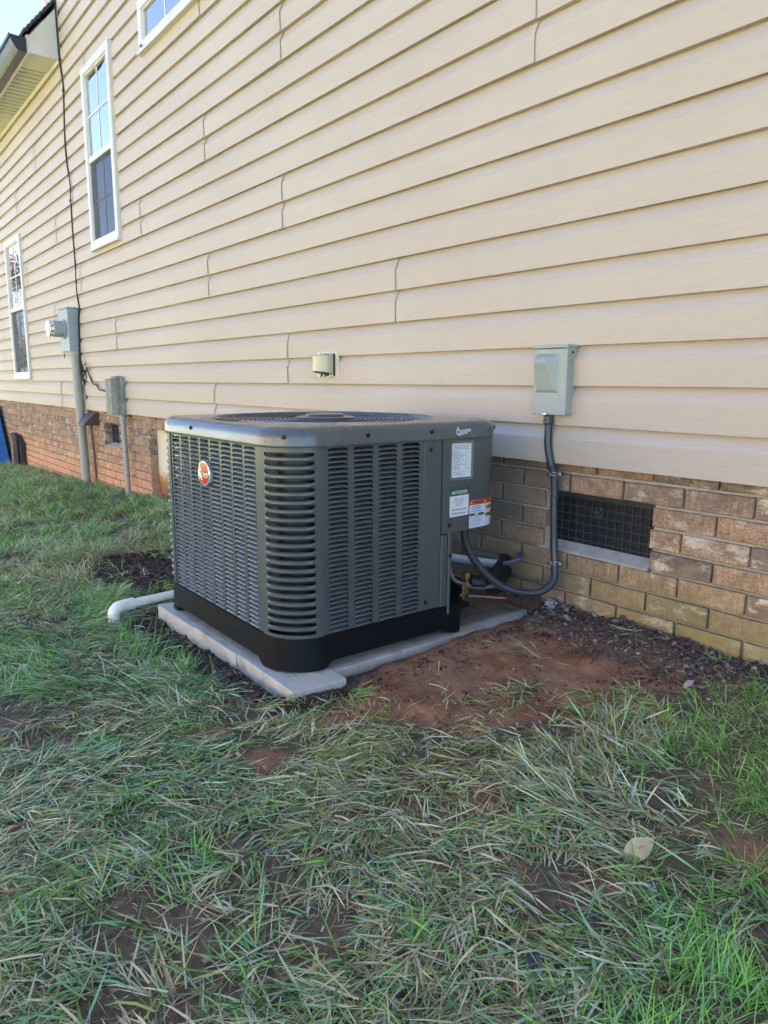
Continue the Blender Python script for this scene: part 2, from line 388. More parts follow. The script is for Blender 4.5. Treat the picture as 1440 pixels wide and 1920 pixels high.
clay,mudl,strip,spots=masks(GX,GY)
mc=np.zeros((nx*ny,3)); s01=lambda v,w:np.clip(v/w+.5,0,1).ravel()
mc[:,0]=s01(np.maximum(clay,spots*.8),.05); mc[:,1]=s01(np.maximum(mudl,strip),.04)*(1-s01(clay,.05)*.85); mc[:,2]=np.clip((GY.ravel()+.3)/.25,0,1)*(GX.ravel()>-1.9)
setcol(me,'soil',mc)
m=N('soil_and_turf'); at=m.n('Attribute',attribute_name='soil'); sp=m.n('SeparateColor',{0:at.outputs['Color']})
n1=m.noise(18,7,.65); n2=m.noise(70,5,.7); n3=m.noise(5,4,.55)
turf=m.ramp(m.noise(40,6,.7),(.3,(.10,.065,.04)),(.55,(.18,.118,.075)),(.75,(.26,.175,.11)))
far=m.math('LESS_THAN',m.n('SeparateXYZ',{0:m.pos}).outputs[1],-2.6); turf=m.mix(far,turf,m.ramp(m.noise(3,6),(.3,(.06,.10,.03)),(.7,(.11,.16,.05))))
clayc=m.ramp(n1,(.28,(.17,.070,.036)),(.48,(.34,.145,.072)),(.66,(.46,.215,.11)))
clayc=m.mix(m.ramp(n3,(.42,0.),(.62,.55)),clayc,(.36,.205,.13))
clayc=m.mix(m.ramp(n2,(.58,0.),(.68,.7)),clayc,(.055,.032,.024))
dark=m.ramp(n2,(.3,(.035,.023,.017)),(.6,(.088,.058,.042)),(.8,(.15,.105,.075)))
wall=m.ramp(n2,(.35,(.055,.038,.028)),(.55,(.15,.10,.075)),(.72,(.28,.21,.17)))
c=m.mix(sp.outputs[0],turf,clayc); c=m.mix(sp.outputs[1],c,dark); c=m.mix(m.math('MULTIPLY',sp.outputs[2],sp.outputs[0]),c,wall)
m.col(c); m.rough(m.ramp(n1,(.3,.95),(.7,.7))); m.p.inputs['Specular IOR Level'].default_value=.3
n4=m.noise(150,4,.7); m.bump(m.math('ADD',m.math('ADD',n1,m.math('MULTIPLY',n2,.6)),m.math('MULTIPLY',n4,.3)),1.,.010)
o=obj('ground',me,m.m,org=(0,0,0)); tag(o,kind='structure')

# ------------------------------------------------------------------ house wall: siding
E0=.127
def prof(z):
    """outward offset of the siding face (y) for height z within course"""
    t=(z%E0)/E0
    if t<.64: return -.0205-.0025*t
    if t<.68: return -.0221+.0026*(t-.64)/.04
    return -.0195+.0195*((t-.68)/.32)
house=thing('house',(-2,0,-.5),'tan vinyl sided house on a brick foundation filling the picture','house')
WINS=[(-6.362,-5.682,1.312,2.668),(-9.715,-8.92,.283,1.833),(-5.07,-3.55,2.37,2.676)]
SEAMS={0:[-4.19,-7.74],1:[-3.30,-6.85],2:[-2.42,-5.96,-9.5],3:[-4.215,-7.75],4:[-3.325,-6.82],5:[-1.72,-5.29,-8.8],6:[-4.2,-7.5],7:[-3.31,-6.9],8:[-2.4,-5.95,-9.02],9:[-4.2,-8.09],10:[-6.34,-2.8],11:[-7.73,-4.3]}
def siding_piece(bm,x0,x1,z0,z1,off0,off1):
    """profile extruded from x0 to x1, clipped to z0..z1"""
    zs=[z0]; k0=int(math.floor(z0/E0)); 
    for k in range(k0,int(z1/E0)+2):
        for t in (0.,1e-4,.03,.30,.60,.64,.68,.78,.90,.995):
            z=(k+t)*E0
            if z0+1e-5<z<z1-1e-5: zs.append(z)
    zs.append(z1-1e-4)
    pts=[]
    for z in zs:
        t=(z%E0)/E0
        pts.append((prof(z),z))
    n=max(1,int(abs(x1-x0)/.45)); rows=[]
    for i in range(n+1):
        x=x0+(x1-x0)*i/n; o=off0+(off1-off0)*i/n
        rows.append([bm.verts.new((x,y-o+.0022*noise.noise(Vector((x*1.1,z*1.3,3.3)))*(0 if i in(0,n) else 1),z+.0016*noise.noise(Vector((x*.8,round(z/E0)*3.1,9))))) for y,z in pts])
    for a,b in zip(rows,rows[1:]):
        for j in range(len(pts)-1): bm.faces.new((a[j],b[j],b[j+1],a[j+1]))
    # return lip under each butt edge
    for j,(y,z) in enumerate(pts):
        if abs((z/E0)-round(z/E0))<1e-3 and (j==0 or pts[j-1][0]>y+.004):
            for a,b in zip(rows,rows[1:]):
                pa,pb=a[j].co,b[j].co
                quad(bm,pa,(pa.x,-.001,pa.z+.002),(pb.x,-.001,pb.z+.002),pb)
for k in range(0,22):
    z0,z1=k*2*E0,(k+1)*2*E0
    if k in SEAMS: s=sorted(SEAMS[k])
    else: s=sorted([-3.4-(k%4)*.9+3.57*j for j in range(-1,3)])
    wallL=-11.6 if z0<2.9 else (-7.335 if z0>3.3 else -7.0)
    zt=z1
    if z0<2.95<z1:  # row meeting the soffit
        pass
    xsn=[wallL]+[q for q in s if wallL+.2<q<1.4]+[1.6]
    for a,b in zip(xsn,xsn[1:]):
        bm=bmesh.new(); ov=.028
        A=b+(ov if b<1.6 else 0); iv=[(a,A,z0,z1)]
        for (wx0,wx1,wz0,wz1) in WINS:
            nv=[]
            for (p,q,r,t) in iv:
                if q<=wx0 or p>=wx1 or t<=wz0 or r>=wz1: nv.append((p,q,r,t)); continue
                if p<wx0: nv.append((p,wx0,r,t))
                if q>wx1: nv.append((wx1,q,r,t))
                mp,mq=max(p,wx0),min(q,wx1)
                if r<wz0: nv.append((mp,mq,r,wz0))
                if t>wz1: nv.append((mp,mq,wz1,t))
            iv=nv
        iv=[v for v in iv if v[1]-v[0]>=.005 and v[3]-v[2]>=.004]; groups=[]
        for v in sorted(iv):
            g=next((g for g in groups if any(abs(u[1]-v[0])<1e-6 and u[2]<v[3]-1e-6 and v[2]<u[3]-1e-6 for u in g)),None)
            g.append(v) if g else groups.append([v])
        bm.free()
        for g in groups:
            bm=bmesh.new()
            for (p,q,r,t) in g:
                if t>2.95 and p<-6.99 and z0<2.95:
                    b2=bmesh.new(); siding_piece(b2,p,min(q,-6.99),r,2.95,.0025,.0025); obj('siding_panel',b2,SID,house)
                    if q>-6.99: siding_piece(bm,-6.99,q,r,t,0,0)
                    continue
                if q==A and b<1.6:
                    pm=max(p,q-.6)
                    if pm>p: siding_piece(bm,p,pm,r,t,0,.0004)
                    siding_piece(bm,pm,q,r,t,.0004,.0042)
                else: siding_piece(bm,p,q,r,t,0,0)
            if len(bm.verts): obj('siding_panel',bm,SID,house)
            else: bm.free()
# sheathing and body of the house (casts the shade the yard lies in)
bm=bmesh.new()
box(bm,-7.335,5.0,.006,.02,2.68,5.6); box(bm,-7.335,-6.362,.006,.02,0.,2.68)
obj('wall_sheathing',BX(-5.0,5.0,.0005,.0195,.004,2.36),BTRIM,house)
bm=bmesh.new(); 
for (a,b,c,d) in ((-11.6,-9.716,0,2.95),(-9.716,-8.919,0,.282),(-9.716,-8.919,1.834,2.95),(-8.919,-6.363,0,2.95),(-6.363,-5.681,0,1.311),(-6.363,-5.681,2.669,5.6),(-5.681,-5.071,0,5.6),(-5.071,-5.001,0,2.369),(-5.071,-3.549,2.677,5.6),(-3.549,5.0,2.361,5.6),(-7.335,-6.364,2.951,5.6)):
    box(bm,a,b,.001,.0195,c,d)
obj('wall_backing',bm,BTRIM,house)
bm=bmesh.new(); box(bm,-7.33,5,.45,8.6,-.3,5.6); obj('main_block',bm,BTRIM,house)
bm=bmesh.new(); box(bm,-16,-7.34,.45,7.5,-.4,2.9); obj('wing_block',bm,BTRIM,house)
bm=bmesh.new(); prism(bm,[(-7.6,-.35,5.6),(-7.6,4.3,8.0),(-7.6,8.9,5.6)],(13,0,0)); obj('main_roof',bm,SHING,house)
# corner post of the tall wall above the low roof
obj('corner_post',BX(-7.395,-7.335,-.022,.06,3.30,5.6,bev=.004),TRIM,house)
# low eave: soffit, frieze, fascia, gable return box, shingle edge, gutter
m=N('perforated_soffit'); vo=m.n('TexVoronoi',{'Vector':m.pos,'Scale':95.}).outputs['Distance']; m.col(m.mix(m.ramp(vo,(.30,1.),(.40,0.)),(.50,.48,.42),(.12,.11,.10))); m.rough(.6); PERF=m.m
bm=bmesh.new(); b2=bmesh.new(); x=-6.995
while x>-12.2:
    box(bm,x-.050,x-.001,-.25,-.012,2.951,2.962,bev=.002); box(b2,x-.099,x-.051,-.25,-.012,2.957,2.966); x-=.1
obj('soffit_rib',bm,SOFF,house,kind='stuff'); obj('vented_strip',b2,PERF,house,kind='stuff')
obj('frieze_trim',BX(-12.2,-6.99,-.034,-.0175,2.915,2.954,bev=.003),SOFF,house)
obj('fascia_board',BX(-12.2,-6.993,-.272,-.251,2.93,3.075),BTRIM,house)
bm=bmesh.new(); prism(bm,[(-6.99,-.0,2.94),(-6.99,-.253,2.94),(-6.99,-.253,3.062),(-6.99,-.0,3.37)],(-.35,0,0)); 
obj('eave_end_panel',bm,BTRIM,house)
bm=bmesh.new(); prism(bm,[(-6.984,-.012,2.935),(-6.984,-.255,2.935),(-6.984,-.262,3.05),(-6.984,-.235,3.05),(-6.984,-.235,2.955),(-6.984,-.03,2.955),(-6.984,-.03,3.30),(-6.984,-.012,3.33)],(-.012,0,0)) if False else None
bm.free()
bm=bmesh.new(); prism(bm,[(-6.972,-.30,3.066),(-6.972,-.30,3.084),(-6.972,0.0,3.442),(-6.972,0.0,3.418)],(-.36,0,0)); prism(bm,[(-7.336,-.30,3.066),(-7.336,-.30,3.084),(-7.336,3.0,6.95),(-7.336,3.0,6.93)],(-8,0,0)); obj('shingle_edge',bm,SHING,house)
bm=bmesh.new()
for i in range(9):
    y=-.29+i*.034; z=3.09+(y+.30)*1.19
    box(bm,-7.33,-6.966-.004*(i%2),y,y+.03,z-.004,z+.012)
obj('shingle',bm,SHING,house,kind='stuff')
gut=[(-.273,3.045),(-.273,2.935),(-.340,2.932),(-.352,2.945),(-.372,2.975),(-.392,3.01),(-.395,3.048)]
bm=bmesh.new(); prism(bm,[(-6.985,y,z) for y,z in gut],(-6,0,0))
for v in list(bm.verts): pass
obj('gutter',bm,DARKGUT,house)
obj('gutter_lip',BX(-12.98,-6.986,-.404,-.3965,3.030,3.056,bev=.002),DARKGUT,house)
obj('flashing_strip',BX(-6.985,-6.955,-.028,-.0178,2.94,3.42,bev=.002),TRIM,house)
# ---------------- brick foundation
YB=.02
OPEN=[(-1.599,-1.193,-.305,-.102),(-6.536,-6.13,-.305,-.102),(-5.43,-4.62,-.70,-.102)]
HID=[(-5.0,-1.9)]
bm=bmesh.new()
MB=YB+.012
def msl(bm,x0,x1,z0,z1): box(bm,x0,x1,MB,MB+.09,z0,z1)
msl(bm,-11.9,-6.54,-1.05,.0); msl(bm,-6.54,-6.126,-1.05,-.309); msl(bm,-6.54,-6.126,-.098,0.); msl(bm,-6.126,-5.434,-1.05,0.); msl(bm,-5.434,-4.616,-.098,0.); msl(bm,-5.434,-4.616,-1.05,-.70)
msl(bm,-4.616,-1.603,-1.05,0.); msl(bm,-1.603,-1.189,-.098,0.); msl(bm,-1.603,-1.189,-1.05,-.309); msl(bm,-1.189,1.6,-1.05,0.)
obj('mortar_bed',bm,MORT,house)
def brick_mesh(L,seed,dep=.045):
    r=random.Random(seed); bm=bmesh.new(); h=PB-.0095; j=lambda s=.0012:r.uniform(-s,s)
    # front rim, front face, back
    rim=[(0+j(),0,0+j()),(L/2,0,j(.0008)),(L+j(),0,0+j()),(L+j(),0,h/2),(L+j(),0,h+j()),(L/2,0,h+j(.0008)),(0+j(),0,h+j()),(j(),0,h/2)]
    i=.003; fr=[]
    for (x,y,z) in rim:
        fx=x+(i if x<L*.25 else -i if x>L*.75 else 0); fz=z+(i if z<h*.25 else -i if z>h*.75 else 0); fr.append((fx,-.004+j(.0006),fz))
    A=[bm.verts.new(p) for p in fr]; B=[bm.verts.new((x,-.001,z)) for x,y,z in rim]; Cc=[bm.verts.new((x,dep,z)) for x,y,z in rim]
    c=bm.verts.new((L*r.uniform(.4,.6),-.005,h/2))
    for k in range(8):
        n=(k+1)%8; bm.faces.new((A[k],A[n],c)); bm.faces.new((B[k],B[n],A[n],A[k])); bm.faces.new((Cc[k],Cc[n],B[n],B[k]))
    bmesh.ops.recalc_face_normals(bm,faces=bm.faces[:])
    me=bpy.data.meshes.new('brick'); bm.to_mesh(me); bm.free(); me.materials.append(BRK); return me
FULL=[brick_mesh(LB-.0095,s) for s in range(8)]
_cut={}
def cutmesh(L):
    k=round(L,3)
    if k not in _cut: _cut[k]=brick_mesh(L,int(k*1000)+3,.09)
    return _cut[k]
bricks=[]
for rowi in range(0,-15,-1):
    z=ZB-PB+rowi*PB+.005; 
    if rowi==0: pass
    par=(rowi-1+100)%2*LB/2
    # cell boundaries X = -.99 - par + LB*n
    n=-56
    while True:
        x=-.99-par+LB*n; n+=1
        if x>1.5: break
        x0,x1=x+.00475,x+LB-.00475; segs=[(x0,x1)]
        for (a,b,c,d) in OPEN:
            if z+PB*.5>c and z+PB*.5<d:
                ns=[]
                for p,q in segs:
                    if q<=a or p>=b: ns.append((p,q)); continue
                    if p<a: ns.append((p,a))
                    if q>b: ns.append((b,q))
                segs=ns
        for p,q in segs:
            if q-p>.02 and p>-12: bricks.append((p,q,z))
# the sliver of a course just under the siding
top=[]
n=-56
while True:
    x=-.99-((0+100)%2*LB/2)+LB*n; n+=1
    if x>1.5: break
    if x>-12: top.append((x+.00475,x+LB-.00475,ZB+.005))
bricks+=top
gcut=lambda x:float(ground_base(np.array(x),np.array(0.)))
def bscore(b):
    p,q,z=b; xc=(p+q)/2
    if z+PB<gcut(xc)-.03: return -1
    if -5.0<xc<-1.93: return -.5+1/(10+abs(xc))
    d=Vector((xc,0,z))-CAM; f=d.dot(cf)
    if f<.3: return -1
    u=720+F_PX*d.dot(cx)/f
    if u<-30 or u>1470: return -.4
    return (q-p)*PB*CD/f**3
bricks=[b for b in bricks if b[2]+PB>gcut((b[0]+b[1])/2)-.12]
bricks.sort(key=bscore,reverse=True)
rb=random.Random(3); rest=bmesh.new()
for i,(p,q,z) in enumerate(bricks):
    L=q-p; me=FULL[rb.randrange(8)] if abs(L-(LB-.0095))<.002 else cutmesh(L)
    loc=Vector((p,YB+rb.uniform(-.0015,.0015),z+rb.uniform(-.0006,.0006)))
    if i<298 and bscore((p,q,z))>0:
        o=link('brick',me,house,loc)
    else:
        nv=len(rest.verts); rest.from_mesh(me); rest.verts.ensure_lookup_table()
        for v in rest.verts[nv:]: v.co+=loc
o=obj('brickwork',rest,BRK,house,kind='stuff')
# vents in the brickwork
def vent(x0,x1,z0,z1,name,nx_,nz_,rec,louv=False):
    t=None
    bm=bmesh.new(); box(bm,x0,x1,YB+rec,YB+rec+.006,z0,z1); back=obj(name,bm,VENT,house)
    bm=bmesh.new(); w=.0032; yy=YB+rec-.007
    fw=.012
    box(bm,x0+.001,x1-.001,yy-.004,YB+rec,z1-fw-.006,z1-.001); box(bm,x0+.001,x1-.001,yy-.004,YB+rec,z0+.001,z0+.008); box(bm,x0+.001,x0+.008,yy-.0035,YB+rec,z0+.009,z1-fw-.007); box(bm,x1-.008,x1-.001,yy-.0035,YB+rec,z0+.009,z1-fw-.007)
    for i in range(1,nx_): 
        x=x0+(x1-x0)*i/nx_; box(bm,x-w/2,x+w/2,yy,yy+.006,z0+.0085,z1-fw-.0065)
    for i in range(1,nz_):
        z=z0+.008+(z1-z0-.026)*i/nz_; box(bm,x0+.0085,x1-.0085,yy-.0015,yy+.0045,z-w/2,z+w/2)
    obj('vent_grille',bm,GAL if louv else BLKG,back)
    return back
BLKG=simple('vent_grid_plastic',(.045,.052,.062),.4,var=.2)
v=vent(-1.596,-1.196,-.302,-.104,'foundation_vent',13,6,.055)
bm=bmesh.new(); xm=-1.415; zm=-.16; box(bm,xm-.004,xm+.004,YB+.036,YB+.05,zm-.012,zm+.012); box(bm,xm-.012,xm+.012,YB+.035,YB+.047,zm-.003,zm+.004); box(bm,xm-.015,xm+.015,YB+.0485,YB+.052,zm-.016,zm+.016); obj('vent_latch',bm,BLKG,v)
v2=vent(-6.533,-6.133,-.302,-.104,'foundation_vent',12,6,.075,True)
def sill(x0,x1,rec):
    bm=bmesh.new(); prism(bm,[(x0,YB-.002,-.3085),(x0,YB-.002,-.301),(x0,YB+rec,-.276),(x0,YB+rec,-.3085)],(x1-x0,0,0)); bmesh.ops.bevel(bm,geom=[e for e in bm.edges],offset=.002,segments=1,affect='EDGES'); return bm
obj('vent_sill',sill(-1.625,-1.195,.047),CONC,house); obj('vent_sill',sill(-6.532,-6.134,.068),CONC,house)
bm=BX(-5.425,-4.625,YB+.055,YB+.08,-.70,-.1,bev=.004); d=obj('crawl_door',bm,RUST,house,label='white metal crawlspace door rusted along its lower half')
obj('door_frame',BX(-5.428,-4.622,YB+.082,YB+.12,-.105,-.0985),MORT,d)
# ---------------- windows (parts of the house)
def window(x0,x1,z0,z1,rail=None,cols=2,rows=2,screen=True,pane_mat=None):
    fw=.058; yf=-.046
    bm=bmesh.new()
    for a,b,c_,d_ in ((x0,x0+fw,z0,z1),(x1-fw,x1,z0,z1),(x0+fw,x1-fw,z1-fw,z1),(x0+fw,x1-fw,z0,z0+fw)):
        box(bm,a,b,yf,.015,c_,d_,bev=.004)
    # raised inner stop
    g=.012
    for a,b,c_,d_ in ((x0+fw,x0+fw+g,z0+fw,z1-fw),(x1-fw-g,x1-fw,z0+fw,z1-fw),(x0+fw+g,x1-fw-g,z1-fw-g,z1-fw),(x0+fw+g,x1-fw-g,z0+fw,z0+fw+g)):
        box(bm,a,b,yf+.012,.016,c_,d_)
    # outer drip lip
    box(bm,x0-.008,x1+.008,yf-.012,-.012,z0-.012,z0+.006,bev=.002)
    fr=obj('window',bm,TRIM,house)
    ix0,ix1,iz0,iz1=x0+fw+g,x1-fw-g,z0+fw+g,z1-fw-g
    secs=[(iz0,iz1,0)]
    if rail:
        secs=[(iz0,rail-.025,1),(rail+.02,iz1,0)]
        obj('meeting_rail',BX(ix0,ix1,yf+.006,.01,rail-.025,rail+.02,bev=.003),TRIM,fr)
    for (a,b,low) in secs:
        yg=-.012 if low else -.022
        bm=bmesh.new(); box(bm,ix0,ix1,yg,yg+.004,a,b); obj('pane',bm,GLS,fr)
        bm=bmesh.new(); mw=.015
        for i in range(1,cols):
            x=ix0+(ix1-ix0)*i/cols; box(bm,x-mw/2,x+mw/2,yg-.004,yg-.0005,a,b)
        for i in range(1,rows):
            z=a+(b-a)*i/rows; box(bm,ix0,ix1,yg-.0045,yg-.0007,z-mw/2,z+mw/2)
        if len(bm.verts): obj('muntin',bm,TRIM,fr)
        if low and screen:
            bm=bmesh.new(); quad(bm,(ix0,-.027,a),(ix1,-.027,a),(ix1,-.027,b),(ix0,-.027,b)); obj('insect_screen',bm,SCREEN,fr)
    bm=bmesh.new(); box(bm,ix0-.02,ix1+.02,.40,.42,iz0,iz1); 
    box(bm,ix0-.03,ix0-.02,.02,.40,iz0,iz1);box(bm,ix1+.02,ix1+.03,.02,.40,iz0,iz1)
    box(bm,ix0-.02,ix1+.02,.02,.399,iz1,iz1+.01);box(bm,ix0-.02,ix1+.02,.02,.399,iz0-.01,iz0)
    obj('reveal',bm,ROOM,fr)
    # pleated curtain
    bm=bmesh.new(); n=44; pv=None
    for i in range(n+1):
        x=ix0+(ix1-ix0)*(.0+1.*i/n); y=.10+.016*math.sin(i*1.3)+.006*math.sin(i*3.1)
        a=bm.verts.new((x,y,iz0)); b=bm.verts.new((x,y,iz1))
        if pv and not (n*.40<i<n*.55): bm.faces.new((pv[0],a,b,pv[1]))
        pv=(a,b)
    obj('curtain',bm,CURT,fr,smooth='all')
    return fr
window(*WINS[0],rail=1.985); window(*WINS[1],rail=1.066)
wt=window(*WINS[2],cols=4,rows=1)
obj('weep_hole',BX(-5.02,-4.985,-.0585,-.0545,2.387,2.399),INK,wt)

# ------------------------------------------------------------------ pavers under the condenser
ZP=-.52
pg='concrete pavers of the condenser pad'
pv=[]
zt=-.58
def paver(x0,x1,y0,y1,label,dz=0,rot=0,group=None):
    bm=bmesh.new(); box(bm,x0-.0012,x1+.0012,y0-.001,y1+.001,ZP-.058+dz,ZP+dz,bev=.0018)
    bmesh.ops.subdivide_edges(bm,edges=[e for e in bm.edges if e.calc_length()>.1],cuts=5,use_grid_fill=True)
    for v in bm.verts:
        q=v.co; v.co=q+Vector((noise.noise(q*22),noise.noise(q*22+Vector((9,1,2))),.5*noise.noise(q*22+Vector((2,7,2)))))*.0010
    bmesh.ops.rotate(bm,cent=((x0+x1)/2,(y0+y1)/2,0),matrix=Matrix.Rotation(rot,3,'Z'),verts=bm.verts[:])
    o=obj('paver',bm,PAVE); tag(o,label,'paver',group); return o
xe=[-2.432,-2.134,-1.834,-1.531+.030]
# front row, shallow blocks
paver(-1.831,-1.500,-1.058,-.897,'pale grey corner paver nearest the viewer under the rounded corner of the unit',0,rad(-1.2),pg)
paver(-2.131,-1.834,-1.060,-.897,'grey paver in the middle of the front edge of the pad',.0005,rad(.3),pg)
paver(-2.432,-2.134,-1.064,-.897,'grey paver at the left end of the pad beside the white drain pipe',-.001,rad(.4),pg)
paver(-1.864,-1.566,-.893,-.596,'grey paver second from the corner along the right edge of the pad',-.003,rad(.3),pg)
paver(-1.862,-1.564,-.592,-.294,'grey paver on the right edge of the pad by the black foot of the base',-.002,rad(-.2),pg)
paver(-1.863,-1.565,-.290,-.056,'clay covered paver under the copper lines with a clean grey right edge',-.002,0,pg)
for i,(x0) in enumerate((-2.166,-2.468)):
    for j,(a,b) in enumerate(((-.893,-.596),(-.592,-.294),(-.290,-.056))):
        lab='concrete paver beneath the middle of the unit' if i==0 else 'concrete paver beneath the left half of the unit'
        paver(x0,x0+.298,a,b,lab+(' near the wall' if j==2 else ', front row' if j==0 else ', centre row'),-.003,0,pg)

# ------------------------------------------------------------------ condenser
UX0,UX1,UY0,UY1=-2.44,-1.584,-1.032,-.21
RC=.118; ZL,ZT=-.429,.098
ac=thing('air_conditioner',((UX0+UX1)/2,(UY0+UY1)/2,ZP),'grey outdoor air conditioning condenser with louvered sides on a concrete paver pad','air conditioner')
def rrect(x0,x1,y0,y1,r,n=10,ns=6):
    """rounded rectangle, counter-clockwise starting on the front side"""
    P=[]; Cn=[(x1-r,y0+r,-90),(x1-r,y1-r,0),(x0+r,y1-r,90),(x0+r,y0+r,180)]
    starts=[(x0+r,y0),(x1,y0+r),(x1-r,y1),(x0,y1-r)]
    for q,(c0,c1,a0) in enumerate(Cn):
        s=starts[q]; e=(c0+r*math.cos(rad(a0)),c1+r*math.sin(rad(a0)))
        for k in range(ns): P.append((s[0]+(e[0]-s[0])*k/ns,s[1]+(e[1]-s[1])*k/ns))
        for k in range(n): a=rad(a0+90*k/n); P.append((c0+r*math.cos(a),c1+r*math.sin(a)))
    return P
def loft(bm,rings,close=True):
    V=[[bm.verts.new(p) for p in r] for r in rings]
    for a,b in zip(V,V[1:]):
        n=len(a)
        for k in range(n): bm.faces.new((a[k],a[(k+1)%n],b[(k+1)%n],b[k]))
    return V
# cap
CXX,CYY=(UX0+UX1)/2,(UY0+UY1)/2
bm=bmesh.new(); rings=[]
for off,z in ((.004,ZT-.001),(.0085,ZT-.003),(.010,ZT),(.0105,ZT+.002),(.0098,ZT+.006),(.0092,ZT+.022)):
    rings.append([(x,y,z) for x,y in rrect(UX0-off,UX1+off,UY0-off,UY1+off,RC+off,12,8)])
for k in range(0,9):
    a=rad(90*k/8); rr=.034; off=.0088-rr*(1-math.cos(a)); z=ZT+.024+.026*math.sin(a)
    rings.append([(x,y,z) for x,y in rrect(UX0-off,UX1+off,UY0-off,UY1+off,RC+off,12,8)])
off=-.040; rings.append([(x,y,ZT+.0508) for x,y in rrect(UX0-off,UX1+off,UY0-off,UY1+off,RC+off,12,8)])
rings.append([(x,y,ZT+.0512) for x,y in rrect(UX0+.058,UX1-.058,UY0+.058,UY1-.058,RC-.058,12,8)])
RG=.355
base=rings[-1]
def circ(r,z):
    return [(CXX+r*math.cos(math.atan2(y-CYY,x-CXX)),CYY+r*math.sin(math.atan2(y-CYY,x-CXX)),z) for x,y,_ in base]
rings+= [circ(RG+.012,ZT+.0535),circ(RG+.004,ZT+.0535),circ(RG,ZT+.050),circ(RG-.004,ZT+.036),circ(RG-.006,ZT-.02)]
loft(bm,rings); cap=obj('top_cover',bm,GREYG,ac,smooth=True)
# fan guard: rings, spokes, hub; fan and shroud underneath
bm=bmesh.new(); zg=ZT+.040
def ringw(r,z,w,n=64):
    P=[Vector((CXX+r*math.cos(t),CYY+r*math.sin(t),z)) for t in [2*math.pi*k/n for k in range(n)]]
    rg=[]
    for i,p in enumerate(P):
        o=(p-Vector((CXX,CYY,z))).normalized()
        rg.append([bm.verts.new(p+o*w*math.cos(a)+Vector((0,0,1))*w*math.sin(a)) for a in (0,math.pi/2,math.pi,-math.pi/2)])
    for i in range(n):
        u,v=rg[i],rg[(i+1)%n]
        for k in range(4): bm.faces.new((u[k],u[(k+1)%4],v[(k+1)%4],v[k]))
for i in range(19): ringw(.075+i*.0150,zg+.006*(1-i/18)+.001,.0017)
for i in range(56):
    a=2*math.pi*i/56; d=Vector((math.cos(a),math.sin(a),0)); c0=Vector((CXX,CYY,0))
    P=[c0+d*.07+Vector((0,0,zg+.004)),c0+d*.2+Vector((0,0,zg+.003)),c0+d*.33+Vector((0,0,zg-.002)),c0+d*.352+Vector((0,0,zg-.012))]
    tube(bm,P,.0022,4,False)
fg=obj('fan_guard',bm,GUARD,ac)
bm=bmesh.new(); lathe(bm,(CXX,CYY,zg+.006),(0,0,1),[(0,.098),(.005,.098),(.0075,.092),(.009,.066),(.0135,.064),(.0165,.058),(.017,.001)],32); obj('motor_cover',bm,GUARD,fg,smooth=True)
bm=bmesh.new()
for i in range(3):
    a=2*math.pi*i/3
    P=[]; 
    v=[]
    for (r,t,z) in ((.05,-.35,0),(.33,-.45,-.01),(.34,.35,-.06),(.05,.3,-.05)):
        v.append(bm.verts.new((CXX+r*math.cos(a+t),CYY+r*math.sin(a+t),ZT-.03+z)))
    bm.faces.new(v)
obj('fan_blade',bm,BLK,ac)
# inner coil block (dark, finned)
bm=bmesh.new(); P=[]
for (a,b) in rrect(UX0+.045,UX1-.045,UY0+.045,UY1-.045,RC-.04,8,30):
    k=a+b+2.12
    if k>0: a-=k/2; b-=k/2
    P.append((a,b))
V=loft(bm,[[(x,y,ZL) for x,y in P],[(x,y,ZT) for x,y in P]])
m=N('coil_fins'); sx=m.n('SeparateXYZ',{0:m.pos}); 
wv=m.n('TexWave',{'Vector':m.pos,'Scale':95.,'Distortion':.0},bands_direction='DIAGONAL').outputs['Fac']
m.col(m.ramp(wv,(.3,(.008,.009,.010)),(.7,(.05,.055,.052)))); m.rough(.45); obj('coil',bm,m.m,ac)
# louver panels ----------------------------------------------------
NR=38; ZA,ZB_=ZL+.010,ZT-.006; PH=(ZB_-ZA)/NR
def map_front(u,n,z): return Vector((UX0+RC+u,UY0-n,z))      # logo side, u along +X, n outwards
def map_right(u,n,z): return Vector((UX1+n,UY0+RC+u,z))      # service side, u along +Y
def map_left(u,n,z): return Vector((UX0-n,UY1-RC-u,z))
def map_back(u,n,z): return Vector((-1.868-u,UY1+n,z))
def hole(wd,h):
    r=min(.009,h*.8); pts=[(0,0),(wd,0),(wd,h-r*.75)]
    for a in (25,50,75): pts.append((wd-r*1.3+r*1.3*math.cos(rad(a)),h-r*.75+r*.75*math.sin(rad(a))))
    pts.append((wd-r*1.3,h)); pts.append((r*1.5,h))
    for a in (105,130,155): pts.append((r*1.5+r*1.5*math.cos(rad(a)),h-r*.75+r*.75*math.sin(rad(a))))
    pts.append((0,h-r*.75)); return pts
